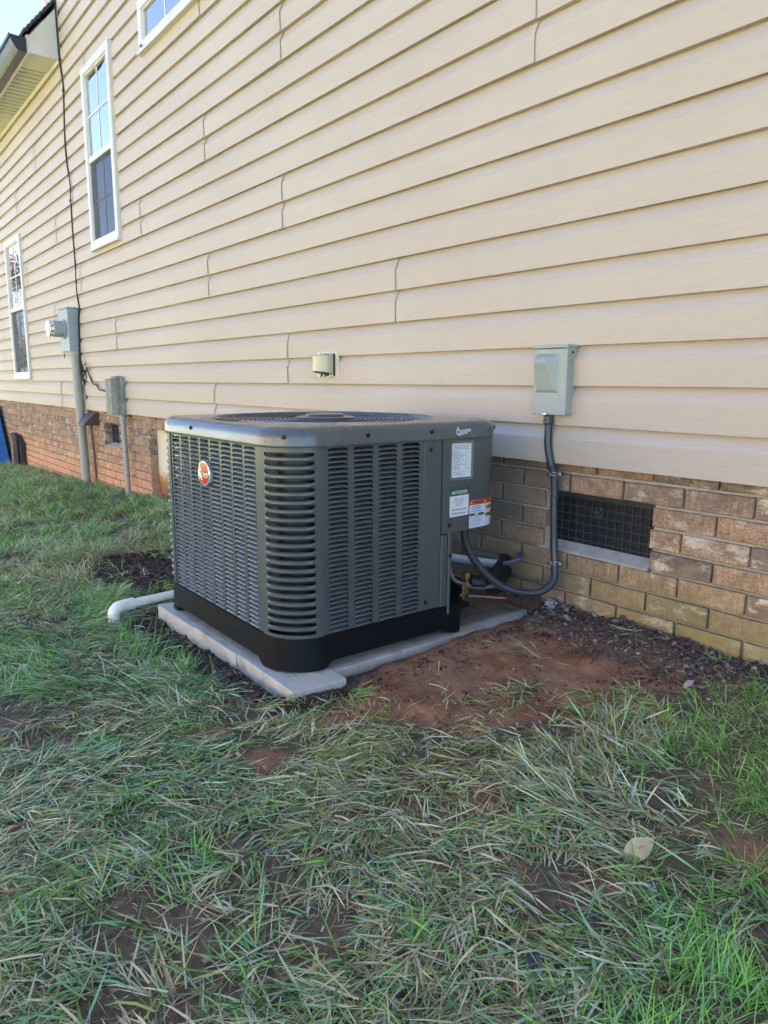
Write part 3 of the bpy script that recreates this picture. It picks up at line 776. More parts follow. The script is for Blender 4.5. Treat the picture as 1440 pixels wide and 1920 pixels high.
def lpanel(mp,W,cols,c0,cw,pitch,extra=0.):
    """perforated sheet with cols columns of holes starting at c0, hole width cw"""
    bm=bmesh.new(); hh=PH*.80
    def F(p): bm.faces.new([bm.verts.new(mp(u,0,z)) for u,z in p])
    F([(0,ZL),(W,ZL),(W,ZA),(0,ZA)]); F([(0,ZB_),(W,ZB_),(W,ZT),(0,ZT)])
    F([(0,ZA),(c0-(pitch-cw)/2,ZA),(c0-(pitch-cw)/2,ZB_),(0,ZB_)])
    ce=c0+cols*pitch-(pitch-cw)/2; F([(ce,ZA),(W,ZA),(W,ZB_),(ce,ZB_)])
    H=hole(cw,hh)
    for i in range(cols):
        a=c0-(pitch-cw)/2+i*pitch; b=a+pitch; hx=c0+i*pitch
        for j in range(NR):
            z0=ZA+j*PH; z1=z0+PH; hz=z0+PH*.15; P=[(hx+u,hz+v) for u,v in H]; um=hx+cw/2
            right=[(um,z0),(b,z0),(b,z1),(um,z1),(um,hz+hh)]+P[6:0:-1]+[(um,hz)]
            left=[(um,hz),P[0]]+P[:6:-1]+[(um,hz+hh),(um,z1),(a,z1),(a,z0),(um,z0)]
            F(right); F(left)
            for k in range(1,len(P)):
                p,q=P[k],P[(k+1)%len(P)]
                bm.faces.new([bm.verts.new(mp(u,n,z)) for u,n,z in ((p[0],0,p[1]),(q[0],0,q[1]),(q[0],-.0035,q[1]),(p[0],-.0035,p[1]))])
    # returned side edges
    for u in (0,W):
        bm.faces.new([bm.verts.new(mp(u,n,z)) for n,z in ((0,ZL),(-.012,ZL),(-.012,ZT),(0,ZT))])
    return bm
def louver_mesh(cw,mat):
    hh=PH*.80; bm=bmesh.new(); rows=[]
    prf=[(.0026,-.0010),(.0030,.0002),(.0016,.0012),(-.0030,.0028),(-.0080,.0042),(-.0150,.0052)]
    for n,z in prf:
        ins=.0006+max(0,-n)*.35
        rows.append([bm.verts.new((u,-n,z)) for u in (ins if n<=0 else .004,.010,cw/2,cw-.010,cw-(ins if n<=0 else .004))])
    # bow the lip: ends tucked back to the sheet
    for r,(n,z) in zip(rows,prf):
        if n>0:
            for k in (0,4): r[k].co.y+=n*.9
    for a,b in zip(rows,rows[1:]):
        for k in range(4): bm.faces.new((a[k],a[k+1],b[k+1],b[k]))
    # underside of the lip
    bmesh.ops.recalc_face_normals(bm,faces=bm.faces[:])
    me=bpy.data.meshes.new('louver'); bm.to_mesh(me); bm.free(); me.materials.append(mat)
    me.polygons.foreach_set('use_smooth',[True]*len(me.polygons)); return me
WF=UX1-UX0-2*RC; WR=UY1-UY0-2*RC
cwF,pF=.0640,.0738; c0F=(WF-8*pF+(pF-cwF))/2-.008
obj('louver_panel',lpanel(map_front,WF,8,c0F,cwF,pF),GREY,ac)
WRP=.355; cwR,pR=.0655,.0850; c0R=.0180
obj('louver_panel',lpanel(map_right,WRP,4,c0R,cwR,pR),GREY,ac)
LOUVR=simple('shaded_louver_enamel',(.085,.105,.107),.36,var=.05,vs=6,coat=.3)  # darker copy of the louver enamel, shade of the service side in its colour
lmF,lmR=louver_mesh(cwF,LOUV),louver_mesh(cwR,LOUVR)
restL=bmesh.new(); cnt=0
def addl(me,loc,rotz,single):
    global cnt
    if single and cnt<298:
        o=link('louver',me,ac,loc); o.rotation_euler[2]=rotz; cnt+=1
    else:
        nv=len(restL.verts); restL.from_mesh(me); restL.verts.ensure_lookup_table(); M=Matrix.Translation(loc)@Matrix.Rotation(rotz,4,'Z')
        for v in restL.verts[nv:]: v.co=M@v.co
for i in range(4):
    for j in range(NR): addl(lmR,map_right(c0R+i*pR,0,ZA+j*PH+PH*.15),rad(90),True)
for i in range(7,-1,-1):
    for j in range(NR-1,-1,-1): addl(lmF,map_front(c0F+i*pF,0,ZA+j*PH+PH*.15),0,True)
# left and back sides (turned away): same sheet, blades joined
c0L=(WR-7*pF+(pF-cwF))/2
obj('side_panel',lpanel(map_left,WR,7,c0L,cwF,pF),GREY,ac)
for i in range(7):
    for j in range(NR): addl(lmF,map_left(c0L+i*pF,0,ZA+j*PH+PH*.15),rad(-90),False)
obj('side_panel',lpanel(map_back,.452,6,c0F,cwF,pF),GREY,ac)
for i in range(6):
    for j in range(NR): addl(lmF,map_back(c0F+i*pF,0,ZA+j*PH+PH*.15),rad(180),False)
obj('louver_bank',restL,LOUV,ac,kind='stuff',smooth=True)
# corner panels with 22 long slots, bars bulging between them
def corner(cx0,cy0,a0,nslot=22):
    bm=bmesh.new(); r0=RC+.0035; zA,zB=ZL-.001,ZT-.001; pz=(zB-zA-.018)/nslot
    us=[0,.06,.115,.13,.16,.25,.35,.45,.55,.65,.75,.84,.87,.885,.94,1.]
    def P(u,z,b=0):
        a=rad(a0+90*u); return (cx0+(r0+b)*math.cos(a),cy0+(r0+b)*math.sin(a),z)
    def env(u): # slot half-height factor
        if u<.115 or u>.885: return 0
        return {.115:.0,.13:.75,.16:1.,.87:.75,.84:1.,.885:0.}.get(u,1.)
    def bul(u): return .0042*max(0,min(1,(u-.115)/.08,(.885-u)/.08))
    zc=[zA+.010+pz*(k+.5) for k in range(nslot)]; hs=pz*.235
    prev=[bm.verts.new(P(u,zA)) for u in us]
    def strip(a,b):
        for k in range(len(us)-1):
            if a[k]!=b[k] or a[k+1]!=b[k+1]:
                vs=[a[k],a[k+1],b[k+1],b[k]]; 
                try: bm.faces.new([v for i,v in enumerate(vs) if v not in vs[:i]])
                except ValueError: pass
    for k in range(nslot):
        c=zc[k]; lo=[];hi=[]
        if k>0:
            mid1=[bm.verts.new(P(u,c-hs-(c-hs-(zc[k-1]+hs))*.70,bul(u)*1.0)) for u in us]; strip(prev,mid1)
            mid2=[bm.verts.new(P(u,c-hs-(c-hs-(zc[k-1]+hs))*.25,bul(u)*.95)) for u in us]; strip(mid1,mid2); prev=mid2
        for u in us:
            e=env(u)
            if 0<e or (.115<=u<=.885):
                lo.append(bm.verts.new(P(u,c-hs*e,0))); hi.append(bm.verts.new(P(u,c+hs*e,0)) if e>0 else lo[-1])
            else:
                v=bm.verts.new(P(u,c,0)); lo.append(v); hi.append(v)
        strip(prev,lo); 
        # rim
        for A,s in ((lo,-1),(hi,1)):
            pin=None
            for q,u in enumerate(us):
                if .115<=u<=.885:
                    v=A[q]; w_=bm.verts.new((v.co.x-(v.co.x-cx0)*.05,v.co.y-(v.co.y-cy0)*.05,v.co.z))
                    if pin: bm.faces.new((pin[0],v,w_,pin[1]))
                    pin=(v,w_)
        prev=hi
    last=[bm.verts.new(P(u,zB)) for u in us]; strip(prev,last)
    for u in (0,1):
        a,b=P(u,zA),P(u,zB); k=.88
        quad(bm,a,(cx0+(a[0]-cx0)*k,cy0+(a[1]-cy0)*k,a[2]),(cx0+(b[0]-cx0)*k,cy0+(b[1]-cy0)*k,b[2]),b)
    return bm
obj('corner_panel',corner(UX1-RC,UY0+RC,-90),GREY,ac,smooth=True)
obj('corner_panel',corner(UX0+RC,UY0+RC,180),GREY,ac,smooth=True)
obj('corner_panel',corner(UX0+RC,UY1-RC,90),GREY,ac,smooth=True)
# blank strip, post and control box on the service side
x=UX1
def flat(y0,y1,z0,z1,o,bev=.002): return BX(x-.02,x+o,y0,y1,z0,z1,bev=bev)
ys0=UY0+RC+WRP+.0015
obj('service_strip',flat(ys0,-.4885,-.425,ZT-.001,.0006,.0015),GREY,ac)
bm=flat(-.4870,-.4615,-.452,-.196,.0045,.003); box(bm,x-.02,x+.010,-.461,-.450,-.452,-.190,bev=.003); obj('corner_post',bm,GREY,ac)
# control box: flat then wrapping the rear corner
def wrap(o,y0,z0,z1,rc,endx,back=0):
    prfl=[(x+o,y0)]; cyy=UY1-rc
    prfl.append((x+o,cyy))
    for k in range(1,9): a=rad(90*k/8); prfl.append((x-rc+(rc+o)*math.cos(a),cyy+(rc+o)*math.sin(a)))
    prfl.append((endx,UY1+o)); return prfl
bm=bmesh.new(); RB=RC-.006; pf=wrap(.0035,-.4865,0,0,RB,-1.95)
A=[bm.verts.new((a,b,-.192)) for a,b in pf]; B=[bm.verts.new((a,b,ZT-.001)) for a,b in pf]
for k in range(len(pf)-1): bm.faces.new((A[k],A[k+1],B[k+1],B[k]))
pin=[(x-.05,-.4865),(-1.95,-.4865)]
bm.faces.new(A[::-1]+[bm.verts.new((-1.95,-.4865,-.192))][:1]) 
quad(bm,(x+.0035,-.4865,-.192),(x+.0035,-.4865,ZT-.001),(x-.02,-.4865,ZT-.001),(x-.02,-.4865,-.192))
bmesh.ops.recalc_face_normals(bm,faces=bm.faces[:])
cb=obj('control_box',bm,GREY,ac,smooth=True)
def screw(p,n,parent,s=.0055):
    bm=bmesh.new(); lathe(bm,p,n,[(0,s*1.25),(.001,s*1.25),(.0012,s*.8),(.004,s*.75),(.0045,s*.4)],8); obj('screw',bm,SCREW,parent)
px=Vector((1,0,0))
for y,z,o in ((-.455,-.168,.0035),): screw((x+o,y,z),px,cb)
for y,z in ((-.5325,.068),(-.545,-.397)): screw((x+.0006,y,z),px,ac)
for z in (-.262,): screw((x+.010,-.4555,z),px,ac,.005)
for y,z in ((-.77,.121),(-.538,.121)): screw((x+.0098,y,z),px,cap)
a=rad(-48); screw((x-RC+(RC+.0098)*math.cos(a),UY0+RC+(RC+.0098)*math.sin(a),.124),(math.cos(a),math.sin(a),0),cap)
screw((-2.13,UY0-.0098,.122),(0,-1,0),cap)
a=rad(52); screw((x-RC+(RC+.0098)*math.cos(a),UY1-RC+(RC+.0098)*math.sin(a),.122),(math.cos(a),math.sin(a),0),cap,.007)
# stickers --------------------------------------------------------------
def stick(name,y0,y1,z0,z1,mt,o=.0042,parent=cb,th=.0004,tilt=0.,rnd=0,label=None):
    bm=bmesh.new()
    pts=[(y0,z0),(y1,z0),(y1,z1),(y0,z1)]
    if rnd:
        pts=[]
        for (cy0,cz0,a0) in ((y1-rnd,z0+rnd,-90),(y1-rnd,z1-rnd,0),(y0+rnd,z1-rnd,90),(y0+rnd,z0+rnd,180)):
            for k in range(4): a=rad(a0+30*k); pts.append((cy0+rnd*math.cos(a),cz0+rnd*math.sin(a)))
    prism(bm,[(x+o,y,z+tilt*(y-y0)) for y,z in pts],(th,0,0))
    return obj(name,bm,mt,parent,label=label)
def lines(y0,y1,z0,z1,rows,o,mt,parent,seed=1,hfrac=.5,minl=.3,center=False,gap=.35,word=.006):
    r=random.Random(seed); bm=bmesh.new(); dz=(z1-z0)/rows
    for i in range(rows):
        L=(y1-y0)*r.uniform(minl,1); s=y0+((y1-y0)-L)/2*center; z=z1-(i+.5)*dz; y=s
        while y<s+L-.001:
            wl=min(r.uniform(.5,1.5)*word,s+L-y); hh=dz*hfrac*r.uniform(.75,1.05)
            quad(bm,(x+o,y,z-hh/2),(x+o,y+wl,z-hh/2),(x+o,y+wl,z+hh/2),(x+o,y,z+hh/2)); y+=wl+word*gap
    return obj('fine_print',bm,mt,parent,kind='stuff')
def text(s,size,org,u,v,mt,parent,name='lettering',ext=.0003,bold=0,xs_=1.,align='CENTER',shear=0):
    cu=bpy.data.curves.new(name,'FONT'); cu.body=s; cu.size=size; cu.align_x=align; cu.align_y='CENTER'; cu.extrude=ext; cu.offset=bold; cu.resolution_u=2; cu.shear=shear
    t=bpy.data.objects.new(name,cu); COL.objects.link(t); bpy.context.view_layer.update()
    me=bpy.data.meshes.new_from_object(t.evaluated_get(bpy.context.evaluated_depsgraph_get())); bpy.data.objects.remove(t); bpy.data.curves.remove(cu)
    u=Vector(u).normalized(); v=Vector(v).normalized(); n=u.cross(v)
    M=Matrix(((u.x*xs_,v.x,n.x,org[0]),(u.y*xs_,v.y,n.y,org[1]),(u.z*xs_,v.z,n.z,org[2]),(0,0,0,1)))
    me.transform(M); me.materials.clear(); return obj(name,me,mt,parent)
stick('film',-.4560,-.3590,-.030,.088,FILM,.0038,th=.0002)
s1=stick('rating_label',-.4500,-.3700,-.021,.082,STK,.0042,tilt=-.02,rnd=.002,label='white rating sticker covered in fine print')
o1=.0049
lines(-.446,-.374,.062,.078,3,o1,INKM,s1,2,.55,.85)
lines(-.446,-.395,-.002,.060,14,o1,INKM,s1,3,.55,.5)
lines(-.395,-.380,.000,.056,9,o1,INKM,s1,4,.4,.2,word=.004)
lines(-.446,-.378,-.016,-.004,3,o1,INKM,s1,5,.45,.4)
stickq=None
s2=stick('notice_label',-.4560,-.3760,-.144,-.058,STK,.0042,tilt=.03,rnd=.004,label='white sticker with a green NOTICE/AVIS heading')
stick('heading_band',-.4560,-.3762,-.0795,-.0575,GRN,.0046,parent=s2,tilt=.03,rnd=.003)
text('NOTICE/AVIS',.0150,(x+.0053,-.4161,-.0685),(0,1,.03),(0,0,1),STK,s2,bold=.0001,xs_=.74)
for (a,b,c_,q,s_,ml) in ((-.446,-.386,-.112,-.085,6,.5),(-.452,-.380,-.127,-.116,1,.9),(-.452,-.380,-.139,-.128,1,.9)):
    lines(a,b,a*0+c_,q,s_,.0048,INKM,s2,int(-c_*1000),.42,ml,True)
# the warning label wraps the rear corner
def wrapstrip(y0,arc,z0,z1,mt,o,parent,name,label=None,n=10):
    """strip starting at flat y0, running arc metres along the box surface"""
    bm=bmesh.new(); cyy=UY1-RB; flatl=cyy-y0; pts=[]
    for k in range(n+1):
        s=arc*k/n
        if s<=flatl: pts.append((x+o,y0+s))
        else:
            a=(s-flatl)/RB; pts.append((x-RB+(RB+o)*math.cos(a),cyy+(RB+o)*math.sin(a)))
    A=[bm.verts.new((a,b,z0)) for a,b in pts]; B=[bm.verts.new((a,b,z1)) for a,b in pts]
    for k in range(n): bm.faces.new((A[k],A[k+1],B[k+1],B[k]))
    return obj(name,bm,mt,parent,label=label,smooth='all')
s3=wrapstrip(-.3715,.118,-.187,-.098,STKL,.0045,cb,'warning_label','white and orange warning sticker wrapping the rear corner')
wrapstrip(-.3715,.118,-.1145,-.098,ORA,.0049,s3,'heading_band')
wrapstrip(-.3705,.064,-.1495,-.141,GRN,.0049,s3,'green_band')
for a,b in ((-.133,-.122),(-.157,-.146)): wrapstrip(-.3715+.072,.044,a,b,ORA if a>-.14 else REDD,.0049,s3,'hazard_tab')
text('WARNING',.0105,(x+.0052,-.335,-.1065),(0,1,0),(0,0,1),INK,s3,bold=.0003,xs_=.8)
text('AVIS',.0085,(x+.0052,-.341,-.1452),(0,1,0),(0,0,1),STKL,s3,bold=.0003)
for yy,zz in ((-.364,-.1065),(-.302,-.1065),(-.296,-.1275),(-.296,-.1515)):
    bm=bmesh.new(); quad(bm,(x+.0053,yy-.004,zz-.003),(x+.0053,yy+.004,zz-.003),(x+.0053,yy,zz+.004)) if False else bm.faces.new([bm.verts.new(p) for p in ((x+.0053,yy-.004,zz-.0035),(x+.0053,yy+.004,zz-.0035),(x+.0053,yy,zz+.004))]); obj('hazard_triangle',bm,YEL,s3)
lines(-.368,-.312,-.138,-.116,4,.0051,INK,s3,21,.5,.6,True); lines(-.368,-.312,-.182,-.151,8,.0051,INKM,s3,22,.45,.7)
# dealer's decal on the cap: droplet and cut-out white backing
def on_cap(y,z,o=0):
    zz=z-(ZT+.024); off=.0088 if zz<=0 else .0088-.034*(1-math.sqrt(max(0,1-min(1,zz/.026)**2)))
    return (x+off+.0007+o,y,z)
def capoutline(pts,mt,o,name,parent):
    bm=bmesh.new(); bm.faces.new([bm.verts.new(on_cap(y,z,o)) for y,z in pts]); return obj(name,bm,mt,parent)
zd=.1185
s4=capoutline([(-.4400,zd-.006),(-.4360,zd-.011),(-.4300,zd-.011),(-.4280,zd-.013),(-.3950,zd-.008),(-.3935,zd-.003),(-.3800,zd-.001),(-.3790,zd+.004),(-.3830,zd+.0065),(-.4080,zd+.0045),(-.4240,zd+.0035),(-.4270,zd+.0050),(-.4290,zd+.0145),(-.4310,zd+.0135),(-.4400,zd+.004)],STK,.0004,'dealer_decal',cap)
capoutline([(-.4370,zd-.003),(-.4345,zd-.007),(-.4300,zd-.006),(-.4285,zd-.001),(-.4300,zd+.0105),(-.4350,zd+.003)],NAVY,.0008,'water_drop',s4)
text('Thermal Services Inc.',.0062,on_cap(-.4035,zd+.0010,.0008),(0,1,.045),(0,0,1),NAVY,s4,ext=.0001,bold=.0001,xs_=.78)
bm=bmesh.new()
for a,b,z0 in ((-.4260,-.4000,zd-.0045),(-.4260,-.3960,zd-.0085)):
    y=a
    while y<b: bm.faces.new([bm.verts.new(on_cap(q,w_,.0008)) for q,w_ in ((y,z0-.001),(y+.003,z0-.001),(y+.003,z0+.001),(y,z0+.001))]); y+=.004
obj('fine_print',bm,INK,s4,kind='stuff')
# badge
BXc,BZc=-2.040,-.011
bm=bmesh.new()
def ell(rx,rz,y,n=40): return [(BXc+rx*math.cos(2*math.pi*k/n),y,BZc+rz*math.sin(2*math.pi*k/n)) for k in range(n)]
yb=UY0-.006
V=loft(bm,[ell(.040,.0360,UY0+.0),ell(.0425,.0385,yb-.002),ell(.0415,.0375,yb-.0065),ell(.0385,.0345,yb-.0075),ell(.0380,.0340,yb-.006)]); bm.faces.new(V[-1][::-1]); bm.faces.new(V[0])
bmesh.ops.recalc_face_normals(bm,faces=bm.faces[:])
bd=obj('badge',bm,CHROME,ac,smooth=True,label='oval red badge with chrome rim and script lettering')
bm=bmesh.new()
def seg(a0,a1,rx=.0370,rz=.0330,y=yb-.0068,n=16):
    return [bm.verts.new((BXc+rx*math.cos(rad(a0+(a1-a0)*k/n)),y-.0006,BZc+rz*math.sin(rad(a0+(a1-a0)*k/n)))) for k in range(n+1)]
bm.faces.new(seg(12,150)[::-1]); bm.faces.new(seg(200,340)[::-1]); bm.faces.new(seg(-20,12)+seg(150,200)) 
obj('enamel',bm,BRED,bd)
text('Rheem',.030,(BXc+.001,yb-.0078,BZc-.002),(1,0,0),(0,0,1),CHROME,bd,ext=.0006,bold=.0004,xs_=.78,shear=.1)
bm=bmesh.new(); tube(bm,[(BXc-.030,yb-.008,BZc-.020),(BXc-.031,yb-.008,BZc+.012),(BXc-.022,yb-.008,BZc+.022),(BXc-.018,yb-.008,BZc+.008),(BXc-.024,yb-.008,BZc+.001),(BXc-.010,yb-.008,BZc-.020)],.0016,5); obj('lettering',bm,CHROME,bd)
# base pan: skirt with feet and a cut-away service corner
bx0,bx1,by0,by1=UX0-.004,UX1+.004,UY0-.004,UY1+.01
def base_poly(off,rc):
    P=rrect(bx0-off,bx1+off,by0-off,by1+off,rc,10,14); Q=[]
    for (a,b) in P:
        # service corner notch: chamfer with rounding
        k=(a-(bx1+off))+ (b-(by1+off)) ; lim=-.212
        if k>lim: d=(k-lim)/2; a-=d; b-=d
        Q.append((a,b))
    return Q
def footz(a,b):
    """underside height: feet at the corners, raised between"""
    f=lambda d:max(0,min(1,(d-.035)/.045))
    dx=min(a-bx0,bx1-a); dy=min(b-by0,by1-b)
    if abs(b-by0)<.02 or abs(b-by1)<.02: d=min(a-bx0,bx1-a)
    else: d=min(b-by0,(-.405-b)+.095) if a>CXX else min(b-by0,by1-b)
    t=max(0,min(1,(d-.118)/.03)); t=t*t*(3-2*t); return ZP+.0008+.020*t
bm=bmesh.new(); rings=[]
P0=base_poly(.006,RC+.012); P0d=[]
for i,(a,b) in enumerate(P0):  # densify straights
    c,d=P0[(i+1)%len(P0)]; L=math.hypot(c-a,d-b); n=max(1,int(L/.012))
    for k in range(n): P0d.append((a+(c-a)*k/n,b+(d-b)*k/n))
def sh(s,z): return [(CXX+(a-CXX)*s,CYY+(b-CYY)*s,z if z is not None else footz(a,b)) for a,b in P0d]
rings=[sh(.985,None),sh(1.0,None)]
rings[1]=[(a,b,z+.004) for a,b,z in rings[1]]
rings+=[[(a,b,ZL-.020) for a,b,_ in sh(.993,0)],[(a,b,ZL+.006) for a,b,_ in sh(.990,0)],[(a,b,ZL+.008) for a,b,_ in sh(.975,0)],[(a,b,ZL-.004) for a,b,_ in sh(.90,0)]]
V=loft(bm,rings); bm.faces.new(V[-1]); V2=loft(bm,[rings[0],[(a,b,z) for a,b,z in [(CXX+(a-CXX)*.93,CYY+(b-CYY)*.93,z) for a,b,z in rings[0]]],[(CXX+(a-CXX)*.93,CYY+(b-CYY)*.93,ZL-.01) for a,b,z in rings[0]]])
bmesh.ops.recalc_face_normals(bm,faces=bm.faces[:])
obj('base_pan',bm,BASE,ac,smooth=True)
# notch shelf ribs and black back wall of the valve recess
bm=bmesh.new(); box(bm,-1.66,-1.60,-.40,-.34,ZL-.01,-.455); obj('valve_shelf',bm,BASE,ac)
# service valves
def valve(p,s,big):
    p=Vector(p); bm=bmesh.new()
    lathe(bm,p+Vector((0,0,-.02*s)),(0,0,1),[(0,.007*s),(.018*s,.008*s),(.020*s,.0105*s),(.034*s,.0105*s),(.036*s,.008*s),(.046*s,.008*s),(.048*s,.0125*s),(.062*s,.0125*s),(.064*s,.010*s)],6)
    lathe(bm,p+Vector((-.055,0,.004)),(1,0,0),[(0,.0065*s),(.04,.0065*s),(.042,.010*s),(.055,.010*s)],8)
    lathe(bm,p+Vector((0,-.018*s,0)),(0,1,0),[(0,.006*s),(.004*s,.0095*s),(.012*s,.0095*s),(.018*s,.007*s)],6)
    return obj('service_valve',bm,BRASS,ac,smooth=True)
valve((-1.672,-.285,-.412),1.15,1); valve((-1.672,-.300,-.440),.85,0)
bm=bmesh.new(); tube(bm,catmull([(-1.705,-.33,-.195),(-1.70,-.33,-.26),(-1.712,-.33,-.33),(-1.70,-.32,-.385),(-1.67,-.29,-.405),(-1.64,-.26,-.412),(-1.60,-.2,-.408)],6),.0075,8); o=obj('control_wire_sheath',bm,simple('brown_grey_sheath',(.13,.115,.115),.5),ac)

# ------------------------------------------------------------------ lines, pipes and conduit between unit and wall
bm=bmesh.new(); tube(bm,catmull([(-1.665,-.27,-.397),(-1.64,-.235,-.400),(-1.66,-.19,-.402),(-1.70,-.10,-.392),(-1.755,-.01,-.385),(-1.79,.035,-.388)],8),.0235,14)
o=obj('insulated_suction_line',bm,BLK,smooth=True,org=(-1.70,-.1,-.45)); tag(o,'thick black foam insulated refrigerant line running from the brass valve into the brick wall','refrigerant line')
bm=bmesh.new(); c0=Vector((-1.655,-.175,-.432)); lathe(bm,c0,(-.45,.85,.1),[(0,.026),(.004,.030),(.020,.031),(.05,.028),(.17,.024)],18); o=obj('foam_insulation_sleeve',bm,BLK,smooth=True,org=c0); tag(o,'round black foam sleeve end lying under the loop of grey conduit','pipe insulation')
bm=bmesh.new(); tube(bm,catmull([(-1.655,-.29,-.4415),(-1.62,-.255,-.4415),(-1.585,-.215,-.445),(-1.575,-.185,-.446),(-1.590,-.170,-.438),(-1.610,-.165,-.425),(-1.625,-.165,-.414)],8),.0058,8); o=obj('copper_liquid_line',bm,COPP,smooth=True,org=(-1.6,-.2,-.45)); tag(o,'thin bare copper refrigerant line bending up into the black foam sleeve','copper pipe')
bm=bmesh.new(); tube(bm,catmull([(-1.700,-.075,-.372),(-1.680,-.06,-.365),(-1.66,-.035,-.352),(-1.68,-.010,-.345),(-1.71,.02,-.350)],6),.0085,8); o=obj('low_voltage_cable',bm,simple('violet_grey_cable',(.085,.085,.12),.4),smooth=True,org=(-1.69,-.03,-.37)); tag(o,'short violet grey cable looped over the black foam line at the wall','cable')
# condensate drain: from the wall, behind the unit, out past its left side
Z1=-.405
P=[(-1.765,.03,-.400),(-1.80,-.02,-.402),(-2.36,-.135,-.425),(-2.49,-.165,-.445),(-2.515,-.22,-.460),(-2.525,-.96,-.522),(-2.512,-1.145,-.5245)]
bm=bmesh.new(); tube(bm,P,.0165,14); dr=obj('drain_pipe',bm,PVC,smooth=True,org=(-2.51,-1.1,-.57)); tag(dr,'white plastic drain pipe ending in a downturned elbow on the grass','drain pipe')
bm=bmesh.new(); e=[Vector((-2.514,-1.125,-.5242)),Vector((-2.510,-1.160,-.5248)),Vector((-2.508,-1.182,-.528)),Vector((-2.507,-1.194,-.539)),Vector((-2.507,-1.197,-.552)),Vector((-2.507,-1.197,-.578))]
tube(bm,catmull(e,4),.0212,16); obj('elbow',bm,PVC,dr,smooth=True)
# flexible whip
W0=[(-1.640,-.335,-.180),(-1.640,-.333,-.215),(-1.633,-.318,-.275),(-1.610,-.275,-.345),(-1.575,-.210,-.405),(-1.535,-.135,-.430),(-1.510,-.085,-.425),(-1.500,-.045,-.395),(-1.508,-.030,-.350),(-1.522,-.022,-.28),(-1.530,-.020,-.18),(-1.536,-.020,-.06),(-1.545,-.032,0.0),(-1.556,-.036,.06),(-1.560,-.033,.12),(-1.560,-.033,.150)]
bm=bmesh.new(); pts=resample(catmull(W0,10),.0022); tube(bm,pts,.0128,10,rib=.0006,ribp=2)
wh=obj('flexible_conduit',bm,WHIP,smooth='all',org=(-1.53,-.05,-.44)); tag(wh,'grey flexible conduit looping from the air conditioner up to the disconnect box','conduit')
bm=bmesh.new(); lathe(bm,(-1.560,-.033,.128),(0,0,1),[(0,.0150),(.004,.0185),(.014,.0185),(.016,.0165),(.026,.0165),(.037,.0185)],8); obj('connector',bm,WHIP,wh)
def clamp(pz,ang=0):
    bm=bmesh.new(); c=Vector(pz)
    for dz in (-.0045,.0045):
        P=[c+Vector((.0148*math.cos(t),.0148*math.sin(t),dz)) for t in [2*math.pi*k/16 for k in range(17)]]; tube(bm,P,.0022,5,False)
    box(bm,c.x+.012,c.x+.030,c.y-.006,c.y-.002,c.z-.006,c.z+.006,bev=.001); lathe(bm,(c.x+.022,c.y-.014,c.z),(0,1,0),[(0,.004),(.005,.0052),(.008,.0052),(.02,.003)],6)
    box(bm,c.x-.018,c.x+.0,c.y-.017,c.y-.012,c.z-.006,c.z+.006,bev=.001)
    obj('conduit_clamp',bm,STEEL,wh)
clamp((-1.537,-.020,-.036)); clamp((-1.5115,-.028,-.337))
# disconnect box
dx=thing('disconnect_box',(-1.545,0,.16),'light grey electrical disconnect box with a raised scoop cover, mounted on the siding','electrical box')
obj('enclosure',BX(-1.607,-1.478,-.050,-.002,.164,.372,bev=.002),BOXG,dx)
obj('cover',BX(-1.613,-1.4765,-.058,-.0505,.160,.372,bev=.002),BOXG,dx)
bm=BX(-1.616,-1.4745,-.061,-.001,.3735,.384,bev=.0015); box(bm,-1.4765,-1.4735,-.0605,-.012,.346,.3735); obj('lid',bm,BOXG,dx)
# scoop: bulges forward, sloping sides
bm=bmesh.new(); sx0,sx1=-1.598,-1.508; z0_,z1_=.232,.356; ny_=18; nx_=18; g=[]
for j in range(ny_+1):
    v=j/ny_; row=[]
    for i in range(nx_+1):
        u=i/nx_; dd=(.006+.024*v/.78) if v<.78 else .030*math.sqrt(max(0,1-((v-.78)/.22)**2)); d=dd*min(1,u/.07)*min(1,(1-u)/(.07+.34*v)); d=d if 0<v<1 else 0
        row.append(bm.verts.new((sx0+(sx1-sx0)*u,-.058-d,z0_+(z1_-z0_)*v)))
    g.append(row)
for j in range(ny_):
    for i in range(nx_): bm.faces.new((g[j][i],g[j][i+1],g[j+1][i+1],g[j+1][i]))
obj('scoop',bm,BOXG,dx,smooth='all')
bm=bmesh.new(); lathe(bm,(-1.4778,-.030,.205),(1,0,0),[(0,.0125),(.0008,.0125),(.0009,.0105),(.0004,.0104)],16); obj('knockout',bm,BOXG,dx)
screw((-1.4735,-.036,.360),(1,0,0),dx,.0035)
bm=bmesh.new(); box(bm,-1.561,-1.546,-.066,-.0585,.1605,.166); obj('hasp',bm,STEEL,dx)
